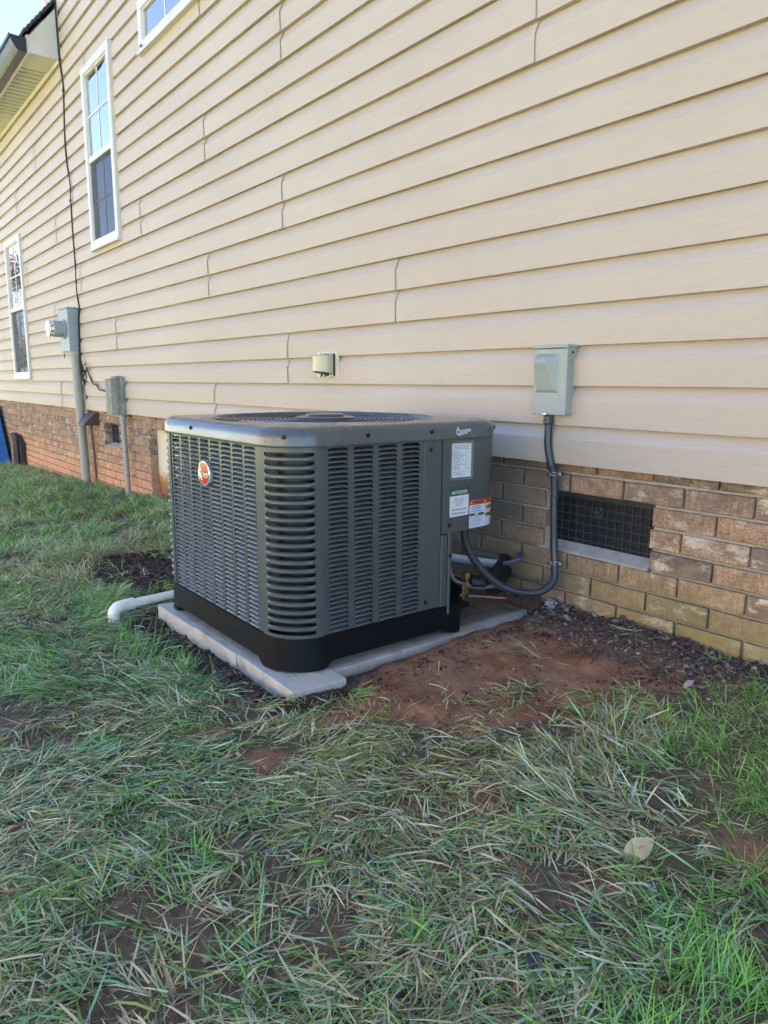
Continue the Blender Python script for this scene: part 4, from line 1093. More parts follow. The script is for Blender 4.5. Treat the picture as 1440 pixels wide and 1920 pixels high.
# exhaust hood on siding
hd=thing('exhaust_vent',(-2.905,0,.28),'small yellowed plastic exhaust hood on a square beige plate on the siding','vent')
bm=BX(-2.995,-2.812,-.024,-.010,.279,.404,bev=.003); obj('mounting_plate',bm,BEIGEP,hd)
obj('collar',BX(-2.955,-2.835,-.030,-.0245,.290,.392,bev=.002),ROOM,hd)
bm=bmesh.new(); n=14; Pq=[]
for k in range(n+1):
    a=math.pi*k/n; Pq.append((-2.900-.056*math.cos(a),-.030-.068*math.sin(a)**.8))
hz0,hz1=.300,.384
A=[bm.verts.new((a,b,hz0+.012*((-b-.03)/.068))) for a,b in Pq]; B=[bm.verts.new((a,b,hz1-.004*((-b-.03)/.068))) for a,b in Pq]; Tt=[bm.verts.new((-2.900+(a+2.900)*.9,-.030+(b+.030)*.9,hz1+.003)) for a,b in Pq]
for k in range(n): bm.faces.new((A[k],A[k+1],B[k+1],B[k])); bm.faces.new((B[k],B[k+1],Tt[k+1],Tt[k]))
bm.faces.new(Tt); bmesh.ops.recalc_face_normals(bm,faces=bm.faces[:]); obj('hood',bm,DRYR,hd,smooth=True)
bm=bmesh.new()
for q in (-2.955,-2.925,-2.87,-2.85): box(bm,q-.005,q+.005,-.033,-.0245,.284,.300,bev=.002); box(bm,q-.005,q+.005,-.033,-.0245,.386,.396,bev=.002)
obj('clip',bm,DRYR,hd)
# electric meter
mt=thing('electric_meter',(-7.05,0,.51),'grey electric meter box with a round glass meter and a green tag hanging below','electric meter')
bm=BX(-7.10-.15,-6.960,-.112,-.016,.518,.897,bev=.003); obj('meter_box',bm,METG,mt)
obj('side_cover',BX(-6.9597,-6.9565,-.100,-.022,.53,.885,bev=.001),METG,mt)
bm=BX(-7.254,-6.953,-.118,-.014,.8975,.905,bev=.001); obj('lid',bm,METG,mt)
bm=bmesh.new(); lathe(bm,(-7.105,-.112,.72),(0,-1,0),[(0,.088),(.010,.088),(.013,.078),(.016,.074)],28); obj('socket_ring',bm,METG,mt,smooth=True)
bm=bmesh.new(); lathe(bm,(-7.105,-.128,.72),(0,-1,0),[(0,.072),(.080,.072),(.083,.069)],28); obj('meter_body',bm,simple('meter_grey',(.32,.34,.31),.35),mt,smooth=True)
bm=bmesh.new(); lathe(bm,(-7.105,-.2115,.72),(0,-1,0),[(0,.0735),(.030,.0735),(.037,.068),(.038,.001)],28); obj('meter_lens',bm,LENS,mt,smooth=True)
bm=bmesh.new(); box(bm,-7.14,-7.115,-.2155,-.2125,.69,.71); box(bm,-7.095,-7.07,-.2155,-.2125,.685,.71); box(bm,-7.13,-7.08,-.2155,-.2125,.735,.755); obj('meter_dial',bm,INK,mt)
bm=bmesh.new(); lathe(bm,(-6.9563,-.060,.578),(1,0,0),[(0,.034),(.0012,.034),(.0013,.030),(.0005,.029),(.0006,.022),(.0014,.021),(.0015,.012),(.0005,.011)],24); obj('knockout',bm,METG,mt)
bm=bmesh.new(); tube(bm,[(-7.13,-.118,.525),(-7.128,-.120,.505),(-7.13,-.119,.495)],.0025,5); obj('seal_wire',bm,INK,mt)
obj('seal_tag',BX(-7.142,-7.118,-.124,-.116,.462,.496,bev=.002),simple('green_seal',(.005,.14,.07),.4),mt)
bm=bmesh.new(); tube(bm,[(-6.995,-.062,.520),(-6.993,-.062,.478)],.046,16); tube(bm,[(-6.992,-.062,.478),(-6.895,-.062,-.72)],.0385,18)
o=obj('meter_conduit',bm,PIPEG,smooth=True,org=(-6.9,-.062,-.70)); tag(o,'thick beige grey conduit running from the meter box down to the grass','conduit')
# telephone box
tb=thing('utility_box',(-5.85,0,-.01),'weathered lichen spotted grey utility box mounted low on the siding','utility box')
bm=bmesh.new(); prism(bm,[(-6.03,-.018,0),(-6.03,-.050,0),(-5.985,-.118,0),(-5.835,-.122,0),(-5.815,-.085,0),(-5.815,-.018,0)],(0,0,.285))
for v in bm.verts:
    if v.co.z>.2 and v.co.y<-.06: v.co.z-=.012
    v.co.z+=-.004
obj('cover',bm,LICH,tb)
obj('mounting_flange',BX(-6.045,-5.790,-.0175,-.006,-.025,.300,bev=.002),LICH,tb)
bm=BX(-5.8145,-5.795,-.055,-.018,-.012,.292,bev=.003); box(bm,-5.97,-5.86,-.075,-.019,.2815,.298,bev=.002); obj('hinge_edge',bm,LICH,tb)
bm=bmesh.new(); tube(bm,[(-5.828,-.045,-.01),(-5.826,-.045,-.05)],.027,12); tube(bm,[(-5.826,-.045,-.05),(-5.785,-.045,-.74)],.0205,12)
o=obj('small_conduit',bm,PIPEG,smooth=True,org=(-5.79,-.045,-.72)); tag(o,'thin beige grey conduit dropping from the weathered utility box to the ground','conduit')
for z in (-.30,-.485):
    bm=bmesh.new(); xc_=-5.826+.041*(-.05-z)/.69; tube(bm,[(xc_+.0225*math.cos(t),-.045+.0225*math.sin(t),z) for t in [2*math.pi*k/12 for k in range(13)]],.0035,5,False); box(bm,xc_+.022,xc_+.045,-.01,.022,z-.006,z+.006); obj('pipe_strap',bm,STEEL,o)
# brown hood on the bricks between the two conduits
bm=bmesh.new(); prism(bm,[(-6.86,.016,.0-.02),(-6.86,-.012,-.018),(-6.86,-.115,-.112),(-6.86,-.115,-.132),(-6.86,.016,-.132)],(.20,0,0)); bmesh.ops.bevel(bm,geom=bm.edges[:],offset=.003,segments=1,affect='EDGES')
o=obj('wall_hood',bm,BROWN); tag(o,'dark brown wedge shaped vent hood on the brick beside the thick conduit','vent hood')
# cables
def cable(P,r,name,label,n=6,mt=BLK,cat='cable'):
    bm=bmesh.new(); tube(bm,catmull(P,8),r,n); o=obj(name,bm,mt,smooth='all',org=P[-1]); return tag(o,label,cat)
cbl=cable([(-6.955,-.030,3.9),(-6.953,-.032,3.45),(-6.950,-.032,3.10),(-6.945,-.03,2.93),(-6.90,-.028,2.72),(-6.93,-.026,2.55),(-6.965,-.026,2.33),(-6.955,-.026,2.12),(-6.90,-.026,1.93),(-6.915,-.026,1.80),(-6.925,-.026,1.55),(-6.915,-.026,1.30),(-6.925,-.026,1.05),(-6.895,-.026,.93),(-6.880,-.026,.88),(-6.915,-.03,.80),(-6.935,-.03,.66),(-6.955,-.03,.5),(-6.940,-.03,.36),(-6.925,-.028,.32)],.0072,'service_cable','black cable hanging down the siding from the eave to the meter')
for z,xx in ((2.93,-6.945),(2.68,-6.906),(1.80,-6.915),(.885,-6.882)): obj('cable_clip',BX(xx-.016,xx+.016,-.038,-.016,z-.007,z+.007,bev=.002),BLK,cbl)
P=[]
for k in range(60):
    a=k*.36; P.append((-6.862+.040*math.cos(a)+.006*math.sin(k*1.7),-.036-.012*math.sin(k*.9),.325+.068*math.sin(a)+.005*math.cos(k*2.1)))
cable([(-6.94,-.03,.46),(-6.92,-.03,.42)]+P,.0038,'coiled_cable','small coil of black cable hooked on the siding right of the thick conduit',5)
cable([(-6.83,-.030,.345),(-6.77,-.036,.36),(-6.72,-.04,.35),(-6.70,-.036,.32),(-6.66,-.03,.27),(-6.58,-.04,.235),(-6.50,-.036,.225),(-6.42,-.045,.20),(-6.36,-.05,.185),(-6.05,-.055,.165)],.0068,'jumper_cable','black cable sagging from the coil to the weathered utility box',6)
bm=bmesh.new()
for (a,b) in ((-6.765,.37),(-6.735,.35),(-6.745,.385)): lathe(bm,(a,-.045,b),(.4,-.2,1),[(0,.008),(.02,.008),(.022,.011),(.034,.011)],6)
o=obj('cable_splitter',bm,STEEL); tag(o,'small metal cable connectors beside the coil of black cable','connector')
cable([(-6.925,-.026,.33),(-6.885,-.014,.10),(-6.865,-.010,-.05),(-6.845,-.006,-.14),(-6.815,-.002,-.4),(-6.795,.0,-.71)],.0085,'ground_wire','thin brown cable running down the brick behind the thick conduit',6,simple('brown_cable',(.10,.06,.05),.6))
# blue board and wooden post with its shadow slab at the far left
bm=bmesh.new(); prism(bm,[(-10.70,-.05,-.83),(-10.70,-.30,-.85),(-10.70,-.25,-.10),(-10.70,-.03,-.08)],(-.9,0,0)); 
for v in bm.verts:
    if v.co.x>-11 and v.co.z>-.3: v.co.x-=.34
    if v.co.x>-11 and v.co.z<-.3: v.co.x+=.30
o=obj('blue_bin',bm,BLUE); tag(o,'bright blue plastic bin with a slanting side at the far left by the wall','bin')
bm=bmesh.new(); prism(bm,[(-9.93,-.065,-.85),(-9.80,-.065,-.85),(-9.80,-.065,-.465),(-9.86,-.065,-.415),(-9.93,-.065,-.40)],(0,-.05,0)); o=obj('wooden_stake',bm,WOOD); tag(o,'grey weathered wooden post stub standing between the blue bin and the bricks','post')
bm=bmesh.new(); prism(bm,[(-10.25,.015,-.85),(-9.70,.015,-.85),(-9.72,.015,-.50),(-9.90,.015,-.42),(-10.18,.015,-.40)],(0,-.06,0)); o=obj('post_shadow',bm,simple('post_shadow',(.035,.035,.042),.8)); tag(o,'dark shadow on the bricks behind the wooden post, built as a flat slab','shadow')  # dark slab stands in for the shade behind the post

# ------------------------------------------------------------------ grass
def grass_density(x,y):
    clay,mudl,strip,spots=masks(x,y); wallc=y>-.06
    d=np.ones(x.shape)
    patch=np.clip((fbm(x,y,5.5,31)-.36)/.18,.22,1)*np.clip((fbm(x,y,19,33)-.25)/.2,.35,1); d*=patch
    d*=1-np.clip(clay/.03+.35,0,1)*.985
    d*=1-np.clip(mudl/.04+.5,0,1)*.94
    d*=1-np.clip(strip/.03+.5,0,1)*.95
    d*=1-np.clip(spots/.04+.3,0,1)*.86
    d*=~((x>PADR[0]-.015)&(x<PADR[1]+.04)&(y>PADR[2])&(y<.02))
    d*=(y<.012)
    return d
LUSH=[(-.95,-.32),(-.80,-.50),(-.68,-.62),(-.60,-.74),(-.40,-.80),(-.36,-1.0),(-.46,-1.10),(-.36,-1.3),(-.2,-1.6),(.6,-1.6),(.6,.05),(-.78,.05)]
def zones(x,y):
    w=(fbm(x,y,7,41)-.5)*.25
    lush=np.clip((sdist(x,y,LUSH)+w*.5)/.05+.5,0,1)
    left=np.clip((-x-2.6+w*2)/.5,0,1)                              # upright lawn towards the far end
    midl=np.clip((-x-1.75+w)/.25,0,1)*np.clip((-y-1.02+w*.3)/.1,0,1)*(1-left)
    return lush,left,midl
PAL=dict(blue=(.20,.41,.19),green=(.17,.42,.075),bright=(.20,.48,.07),dark=(.05,.14,.035),pale=(.52,.58,.38),straw=(.66,.56,.32),olive=(.40,.38,.10),brown=(.30,.19,.11))
def blades(n,lo,hi,fn):
    """n tufts in the box lo..hi"""
    pass
VX,VF,VC=[],[],[]; voff=0
def emit(x,y,z,L,W,az,el,curl,twist,col,tipc,ns=3):
    global voff
    n=len(x); st=np.linspace(0,1,ns+1); wid=np.array([.75,1.,.72,0.]) if ns==3 else np.array([.8,1.,.9,.6,0.])
    ch,sh_=np.cos(az),np.sin(az); px_,py_,pz_=x.copy(),y.copy(),z.copy(); P=[]
    sx_=-sh_*np.cos(twist); sy_=ch*np.cos(twist); sz_=np.sin(twist)
    for i,s in enumerate(st):
        if i:
            e=el-curl*(s-.5/ns); dl=L/ns; px_=px_+ch*np.cos(e)*dl; py_=py_+sh_*np.cos(e)*dl; pz_=pz_+np.sin(e)*dl
        if i<ns:
            hw=W*wid[i]/2
            P.append(np.stack([px_-sx_*hw,py_-sy_*hw,pz_-sz_*hw],-1)); P.append(np.stack([px_+sx_*hw,py_+sy_*hw,pz_+sz_*hw],-1))
        else: P.append(np.stack([px_,py_,pz_],-1))
    V=np.stack(P,1); k=V.shape[1]; base=voff+np.arange(n)[:,None]*k
    T=[]
    for i in range(ns-1): T+= [(2*i,2*i+1,2*i+3),(2*i,2*i+3,2*i+2)]
    T.append((2*ns-2,2*ns-1,2*ns)); T=np.array(T)
    VX.append(V.reshape(-1,3)); VF.append((base[:,:,None]*0+base[:,None,:1]+T[None]).reshape(-1,3)) 
    t=np.linspace(0,1,k)[None,:,None]; VC.append((col[:,None,:]*(1-t*.75)+tipc[:,None,:]*t*.75).reshape(-1,3)); voff+=n*k
def lay(z,x,y,az,L,el):
    """keep flat blades above the ground they run over"""
    z2=gz(x+np.cos(az)*L*.7*np.cos(el),y+np.sin(az)*L*.7*np.cos(el)); need=z2+.003-(z+np.sin(np.maximum(el,0))*L*.4); return z+np.maximum(0,np.minimum(need,.03))
def region(x,y,mr=.22,ml=.28):
    a=-x; return (y>-1.94+.125*a-ml)&(x<-(y+1.94)*.36+mr)&(y<.015)
def scatter(x0,x1,y0,y1,dens,dmin,dmax,per=9):
    A=(x1-x0)*(y1-y0); nt=int(A*dens/per); x=NP.uniform(x0,x1,nt); y=NP.uniform(y0,y1,nt)
    d=np.hypot(x,y+1.94); k=region(x,y)&(d>=dmin)&(d<dmax)&(NP.rand(nt)<grass_density(x,y)); return x[k],y[k]
def pick(n,names,probs):
    p=np.array(probs,float); p/=p.sum(); i=NP.choice(len(names),n,p=p); C=np.array([PAL[q] for q in names])[i]
    return C*NP.uniform(.72,1.3,(n,1))*NP.uniform(.93,1.07,(n,3))
def grow(tx,ty,per,ws=1.,ls=1.):
    lush,left,midl=zones(tx,ty); clay,mudl,strip,spots=masks(tx,ty)
    nt=len(tx); taz=2*np.pi*fbm(tx,ty,1.9,51,3)*1.7+NP.normal(0,.55,nt); tl=NP.uniform(.55,1.3,nt); tc=NP.rand(nt)
    c=np.maximum(1,NP.poisson(per,nt)); I=np.repeat(np.arange(nt),c); n=len(I)
    u=NP.rand(n); L_=lush[I];F_=left[I];M_=midl[I]
    kind=np.where(u<L_,1,np.where(u<L_+F_*(1-L_),2,np.where(u<L_+F_*(1-L_)+M_*(1-L_-F_).clip(0),3,0)))
    x=tx[I]+NP.normal(0,.011,n)*(1+F_); y=ty[I]+NP.normal(0,.011,n)*(1+F_)
    sp=np.choose(kind,[.60,1.1,1.0,.5]); az=taz[I]+NP.normal(0,1,n)*sp+np.where(kind==1,NP.uniform(-3.1,3.1,n)*.5,0)
    el=np.choose(kind,[NP.uniform(.0,.45,n)**1.0,NP.uniform(.5,1.35,n),NP.uniform(.45,1.25,n),NP.uniform(.10,.75,n)])
    L=np.choose(kind,[NP.uniform(.032,.092,n),NP.uniform(.035,.080,n),NP.uniform(.045,.085,n),NP.uniform(.05,.105,n)])*tl[I]*ls
    W=np.choose(kind,[NP.uniform(.0017,.0041,n),NP.uniform(.0010,.0021,n),NP.uniform(.0020,.0036,n),NP.uniform(.0022,.0040,n)])*ws
    curl=np.choose(kind,[NP.uniform(-.3,1.1,n),NP.uniform(.3,1.6,n),NP.uniform(.3,1.4,n),NP.uniform(.3,1.1,n)])
    col=np.where((kind==1)[:,None],pick(n,['bright','green','olive','pale'],[.55,.33,.07,.05]),
        np.where((kind==2)[:,None],pick(n,['green','blue','bright','dark','pale','straw'],[.42,.22,.16,.10,.06,.04]),
        np.where((kind==3)[:,None],pick(n,['green','blue','dark','pale','straw'],[.36,.40,.08,.10,.06]),
                 pick(n,['blue','green','dark','pale','straw','olive','brown'],[.33,.20,.12,.16,.09,.06,.04]))))
    dead=fbm(tx,ty,2.7,77,3)[I]+NP.normal(0,.05,n); k=(dead>.565)&(kind!=1)&(NP.rand(n)<.42); col[k]=pick(int(k.sum()),['straw','pale','brown','olive'],[.40,.22,.23,.15])
    k=(dead<.44)&((kind==0)|(kind==3))&(NP.rand(n)<.7); col[k]=pick(int(k.sum()),['green','blue','dark'],[.50,.28,.22])
    ol=np.clip(1-np.abs(clay[I]+.12)/.20,0,1)*(kind==0)*(.9); k=NP.rand(n)<ol
    col[k]=pick(int(k.sum()),['olive','straw','pale','brown'],[.55,.20,.15,.10])
    st_=(tc[I]<.10)&(kind!=1); col[st_]=pick(int(st_.sum()),['straw','pale','brown'],[.5,.3,.2])
    z=gz(x,y)+NP.uniform(.0,.016,n)*(kind!=1)-.002
    z=lay(z,x,y,az,L,el)
    tip=col*NP.uniform(.9,1.25,(n,1)); dr=NP.rand(n)<.18; tip[dr]=pick(int(dr.sum()),['straw','pale'],[.6,.4])
    emit(x,y,z,L,W,az,el,curl,NP.normal(0,.45,n),col,tip)
for (dens,a,b,per,ws,ls,bx_) in ((30000,0,1.65,9,1.,1.,(-1.9,.3,-2.3,.02)),(21000,1.65,2.7,9,1.05,1.,(-3.0,.3,-2.2,.02)),(12500,2.7,4.6,8,1.2,1.05,(-4.8,.2,-2.0,.02)),(6500,4.6,11.8,7,1.6,1.15,(-11.8,-4.,-1.9,.02))):
    tx,ty=scatter(*bx_,dens,a,b,per); grow(tx,ty,per,ws,ls)
# wiry dead stems matted between the blades, and thin strands over the bare soil
n=62000; x=NP.uniform(-4.,.25,n); y=NP.uniform(-2.2,0.,n); d=np.hypot(x,y+1.94); gd=grass_density(x,y)
k=region(x,y)&(NP.rand(n)<np.clip(gd*.9+.035,0,1))&((x<PADR[0]-.02)|(x>PADR[1]+.04)|(y<PADR[2]-.01)); x,y=x[k],y[k]; n=len(x)
az=NP.uniform(0,2*np.pi,n); L=NP.uniform(.02,.07,n); el=NP.uniform(-.02,.35,n); z=lay(gz(x,y)+NP.uniform(.001,.014,n),x,y,az,L,el)
c=pick(n,['straw','pale','brown','olive'],[.45,.15,.30,.10]); emit(x,y,z,L,NP.uniform(.0006,.0014,n),az,el,NP.uniform(-.5,1.2,n),NP.normal(0,.4,n),c,c)
# small tufts surviving on the clay
for (a,b,m_) in ((-1.20,-.62,26),(-1.17,-.66,30),(-1.13,-.70,34),(-1.22,-.78,30),(-1.02,-.55,26),(-1.32,-.90,34),(-1.36,-.96,40),(-1.42,-1.00,40),(-1.12,-.80,36),(-.98,-.47,20),(-1.06,-.86,30),(-1.47,-1.06,30),(-1.15,-.55,16)):
    x=a+NP.normal(0,.026,m_); y=b+NP.normal(0,.026,m_); az=fbm(x,y,3,61)*9+NP.normal(0,.7,m_); L=NP.uniform(.02,.055,m_); el=NP.uniform(0,.45,m_)
    c=pick(m_,['olive','straw','pale','green'],[.5,.25,.15,.10]); emit(x,y,lay(gz(x,y)+NP.uniform(.001,.008,m_),x,y,az,L,el),L,NP.uniform(.0016,.003,m_),az,el,NP.uniform(0,.8,m_),NP.normal(0,.4,m_),c,c)
# upright fresh tufts: beside the soil patch at the left, at the wall foot, lower edge of the picture
for (a,b,m_,s_,hh) in ((-2.86,-1.16,420,.085,.10),(-2.62,-1.22,160,.06,.08),(-2.20,-1.24,260,.10,.085),(-1.95,-1.20,160,.06,.075),(-2.75,-.92,90,.06,.07),(-.93,-.04,50,.02,.035),(-.72,-1.33,60,.02,.07),(-1.08,-1.5,50,.02,.06),(-.40,-1.05,240,.05,.085),(-.36,-1.22,200,.05,.09)):
    x=a+NP.normal(0,s_,m_); y=b+NP.normal(0,s_*.6,m_); az=NP.uniform(0,6.28,m_)*.4+.4; L=NP.uniform(.5,1.1,m_)*hh; el=NP.uniform(.45,1.35,m_)
    c=pick(m_,['green','bright','blue'],[.5,.3,.2]); emit(x,y,gz(x,y)-.002,L,NP.uniform(.0013,.0026,m_),az,el,NP.uniform(.2,1.3,m_),NP.normal(0,.4,m_),c,c*1.15)
V=np.concatenate(VX); Fc=np.concatenate(VF); Cc=np.concatenate(VC)
me=fastmesh('lawn_grass',V,Fc,3); setcol(me,'blade',Cc)
m=N('grass_blades'); at=m.n('Attribute',attribute_name='blade'); m.col(at.outputs['Color']); m.rough(.42); m.p.inputs['Specular IOR Level'].default_value=.45
tr=m.n('BsdfTranslucent',{'Color':at.outputs['Color']}); mx=m.n('MixShader',{0:.22,1:m.p.outputs[0],2:tr.outputs[0]}); m.t.links.new(mx.outputs[0],m.out.inputs[0])
o=obj('lawn_grass',me,m.m,org=(0,0,0)); tag(o,'matted green and straw coloured grass, flattened in front and lush at the edges','grass',kind='stuff')
NTRI=len(Fc)
# ------------------------------------------------------------------ soil crumbs and litter
def crumbs(name,pts,sizes,cols,mat,label,cat):
    o8=np.array([(1,0,0),(-1,0,0),(0,1,0),(0,-1,0),(0,0,1),(0,0,-1)],float); f8=np.array([(0,2,4),(2,1,4),(1,3,4),(3,0,4),(2,0,5),(1,2,5),(3,1,5),(0,3,5)])
    n=len(pts); V=o8[None]*NP.uniform(.5,1.25,(n,6,1))*sizes[:,None,None]*np.array([1,1,.7])+NP.normal(0,.18,(n,6,3))*sizes[:,None,None]+pts[:,None]
    Fx=(np.arange(n)[:,None,None]*6+f8[None]).reshape(-1,3); me=fastmesh(name,V.reshape(-1,3),Fx,3,False); setcol(me,'crumb',np.repeat(cols,6,0)); o=obj(name,me,mat,org=(0,0,0)); tag(o,label,cat,kind='stuff')
m=N('soil_crumb'); at=m.n('Attribute',attribute_name='crumb'); m.col(at.outputs['Color']); m.rough(.95); m.p.inputs['Specular IOR Level'].default_value=.2; CR=m.m
def crumbpts(n,x0,x1,y0,y1,fn):
    x=NP.uniform(x0,x1,n); y=NP.uniform(y0,y1,n); k=(NP.rand(n)<fn(x,y))&(~((x>PADR[0])&(x<PADR[1]+.035)&(y>PADR[2])&(y<-.10))); return x[k],y[k]
def fdark(x,y): c_,m_,s_,p_=masks(x,y); return np.clip(np.maximum(m_,s_)/.03+.4,0,1)*(c_<.02)
def fclay(x,y): c_,m_,s_,p_=masks(x,y); return np.clip(c_/.05+.3,0,1)*(.025+.9*np.clip((fbm(x,y,8,71)-.58)/.12,0,1)*.4+.9*np.clip((y+.35)/.2,0,1)+.5*np.exp(-((x+1.5)/.06)**2))
x,y=crumbpts(26000,-3.9,-1.3,-1.25,-.02,fdark); s_=NP.lognormal(math.log(.0042),.5,len(x)).clip(.0015,.017)
cA=np.array([(.060,.040,.029)])*NP.uniform(.5,1.9,(len(x),1)); 
x2,y2=crumbpts(30000,-1.6,-.65,-1.1,.015,fclay); s2_=NP.lognormal(math.log(.0026),.55,len(x2)).clip(.001,.012)
cB=np.array([(.13,.066,.045)])*NP.uniform(.35,1.5,(len(x2),1)); wl=(y2>-.22); cB[wl]=np.array([(.15,.105,.08)])*NP.uniform(.4,2.0,(int(wl.sum()),1))
pts=np.stack([np.r_[x,x2],np.r_[y,y2],gz(np.r_[x,x2],np.r_[y,y2])+np.r_[s_,s2_]*.2],-1)
crumbs('soil_crumbs',pts,np.r_[s_,s2_],np.r_[cA,cB],CR,'loose dark and red soil crumbs around the pad and along the wall','soil')
# shredded leaf litter against the wall and on the clay
def litter(n,fn,x0,x1,y0,y1,pal,smin,smax):
    x=NP.uniform(x0,x1,n); y=NP.uniform(y0,y1,n); k=NP.rand(n)<fn(x,y); x,y=x[k],y[k]; n=len(x); s=NP.uniform(smin,smax,n); a=NP.uniform(0,6.28,n); tx=NP.normal(0,.35,n); z=gz(x,y)+.004+s*.25
    u=np.stack([np.cos(a),np.sin(a),tx*.6],-1)*s[:,None]; v=np.stack([-np.sin(a),np.cos(a),NP.normal(0,.5,n)],-1)*(s*NP.uniform(.25,.7,n))[:,None]; p=np.stack([x,y,z],-1)
    V=np.stack([p-u,p-u*.2+v,p+u,p+u*.1-v],1).reshape(-1,3); Fx=(np.arange(n)[:,None]*4+np.array([[0,1,2,3]])).reshape(-1,4); c=np.array(pal)[NP.choice(len(pal),n)]*NP.uniform(.6,1.3,(n,1)); return V,Fx,np.repeat(c,4,0)
LP=[(.22,.14,.09),(.14,.09,.06),(.28,.20,.14),(.34,.29,.23),(.10,.07,.05),(.18,.11,.07)]
A1=litter(2600,lambda x,y:np.clip((y+.30)/.28,0,1)**1.3,-1.58,-.62,-.30,.015,LP,.003,.013)
A0=litter(9000,lambda x,y:region(x,y)*(grass_density(x,y)>.02)*(x>-3)*1.,-2.6,.1,-2.0,-.2,[(.30,.24,.16),(.18,.12,.08),(.42,.37,.27),(.12,.08,.05)],.002,.008)
A2=litter(1400,lambda x,y:(masks(x,y)[0]>-.05)*.5,-1.6,-.7,-1.15,0,LP,.002,.007)
A3=litter(900,lambda x,y:(fdark(x,y)>.5)*.6,-3.8,-1.35,-1.2,-.1,LP,.002,.008)
A4=litter(700,lambda x,y:np.clip((y+.24)/.2,0,1)*1.,-1.72,-1.40,-.13,.015,[(.24,.23,.21),(.14,.11,.09),(.07,.05,.045),(.22,.18,.14)],.006,.018)
o_=0;Vs=[];Fs=[];Cs=[]
for a,b,c in (A0,A1,A2,A3,A4): Vs.append(a);Fs.append(b+o_);Cs.append(c);o_+=len(a)
me=fastmesh('leaf_litter',np.concatenate(Vs),np.concatenate(Fs),4); setcol(me,'crumb',np.concatenate(Cs)); o=obj('leaf_litter',me,CR,org=(0,0,0)); tag(o,'shredded dead leaves and grey debris strewn along the foot of the brick wall','leaf litter',kind='stuff')
# ------------------------------------------------------------------ single leaves and scraps
def g0(x,y): return float(gz(np.array([x]),np.array([y]))[0])
def leaf(x,y,L,W,az,pitch,roll,c,label,fold=.25,dz=.02,name='fallen_leaf'):
    bm=bmesh.new(); n=9; rows=[]
    for i in range(n+1):
        t=i/n; w_=W*math.sin(math.pi*t**.85)**.8*.5; zz=-.16*L*(t-.5)**2*4+.03*L*math.sin(t*7)
        rows.append([bm.verts.new((L*(t-.5),s*w_,zz+abs(s)*w_*fold+.002*math.sin(i*2.1+s*3))) for s in (-1,-.5,0,.5,1)])
    for a,b in zip(rows,rows[1:]):
        for k in range(4): bm.faces.new((a[k],a[k+1],b[k+1],b[k]))
    # midrib and stalk
    tube(bm,[(L*(i/n-.5),0,(-.16*L*(i/n-.5)**2*4+.03*L*math.sin(i/n*7))+.0006) for i in range(n+1)]+[(L*.62,0,-.02*L)],L*.008,4)
    M=Matrix.Translation((x,y,g0(x,y)+dz))@Matrix.Rotation(az,4,'Z')@Matrix.Rotation(pitch,4,'Y')@Matrix.Rotation(roll,4,'X'); bm.transform(M)
    mt=N('leaf_skin'); f=mt.noise(60,4,.6); mt.col(mt.ramp(f,(.3,tuple(q*.75 for q in c)),(.7,tuple(min(1,q*1.15) for q in c)))); mt.rough(.55); mt.bump(mt.noise(300,3),.3,.001)
    o=obj(name,bm,mt.m,smooth='all',org=(x,y,g0(x,y))); tag(o,label,'leaf')
leaf(-.602,-.915,.066,.036,rad(70),rad(-26),rad(34),(.46,.38,.20),'large dry tan leaf lying tilted in the grass at the lower right',.2,.022)
leaf(-.570,-1.225,.040,.019,rad(-50),rad(-5),rad(10),(.035,.075,.070),'dark blue green leaf lying in the grass near the bottom edge',.1,.016)
leaf(-1.490,-1.078,.030,.013,rad(62),rad(-38),rad(30),(.20,.30,.15),'small pointed green leaf standing in the soil in front of the paver corner',.3,.018)
leaf(-.882,-.262,.036,.016,rad(75),rad(-22),rad(30),(.42,.36,.31),'small pinkish beige dry leaf at the edge of the clay patch',.3,.018)
leaf(-.93,-.06,.030,.014,rad(10),rad(-10),rad(10),(.22,.25,.16),'small grey green leaf among the litter by the brick wall at the right',.2,.016)
leaf(-1.38,-.90,.018,.013,rad(100),rad(-10),rad(15),(.25,.20,.15),'tiny brown leaf on the clay next to the red scrap',.3,.012)
leaf(-.845,-.86,.014,.010,rad(20),rad(-8),rad(15),(.30,.27,.20),'tiny pale round leaf beside the bare mud spot in the foreground',.2,.010)
leaf(-.62,-.70,.020,.012,rad(-30),rad(-8),rad(20),(.16,.08,.05),'small reddish brown leaf caught in the lush grass at the right',.4,.03)
def scrap(x,y,c,label,az):
    bm=bmesh.new(); z=g0(x,y)+.006; d=Vector((math.cos(az),math.sin(az),.1)); lathe(bm,Vector((x,y,z)),d,[(0,.0028),(.008,.0026),(.010,.0018),(.014,.0016)],8); o=obj('plastic_scrap',bm,simple('red_plastic',c,.35),smooth=True,org=(x,y,z)); tag(o,label,'scrap')
scrap(-1.392,-.858,(.55,.012,.02),'short piece of red plastic lying on the clay below the pad','' and 0 or 2.2)
scrap(-1.262,-.095,(.50,.012,.03),'tiny red plastic scrap in the rubble at the foot of the brick wall',1.2)
bm=bmesh.new(); bmesh.ops.create_icosphere(bm,subdivisions=2,radius=.013); 
for v in bm.verts: v.co*=.75+.5*noise.noise(v.co*70+Vector((3,3,3))); v.co.z*=.7
bm.transform(Matrix.Translation((-1.418,-.155,g0(-1.418,-.155)+.007))); o=obj('black_lump',bm,BLK,smooth=False); tag(o,'small black lump of rubber lying on the red clay near the pad end','debris')
bm=bmesh.new(); bmesh.ops.create_icosphere(bm,subdivisions=3,radius=.022)
for v in bm.verts: v.co*=.7+.75*noise.noise(v.co*95+Vector((1,7,3))); v.co.z*=.65; v.co.x*=1.3
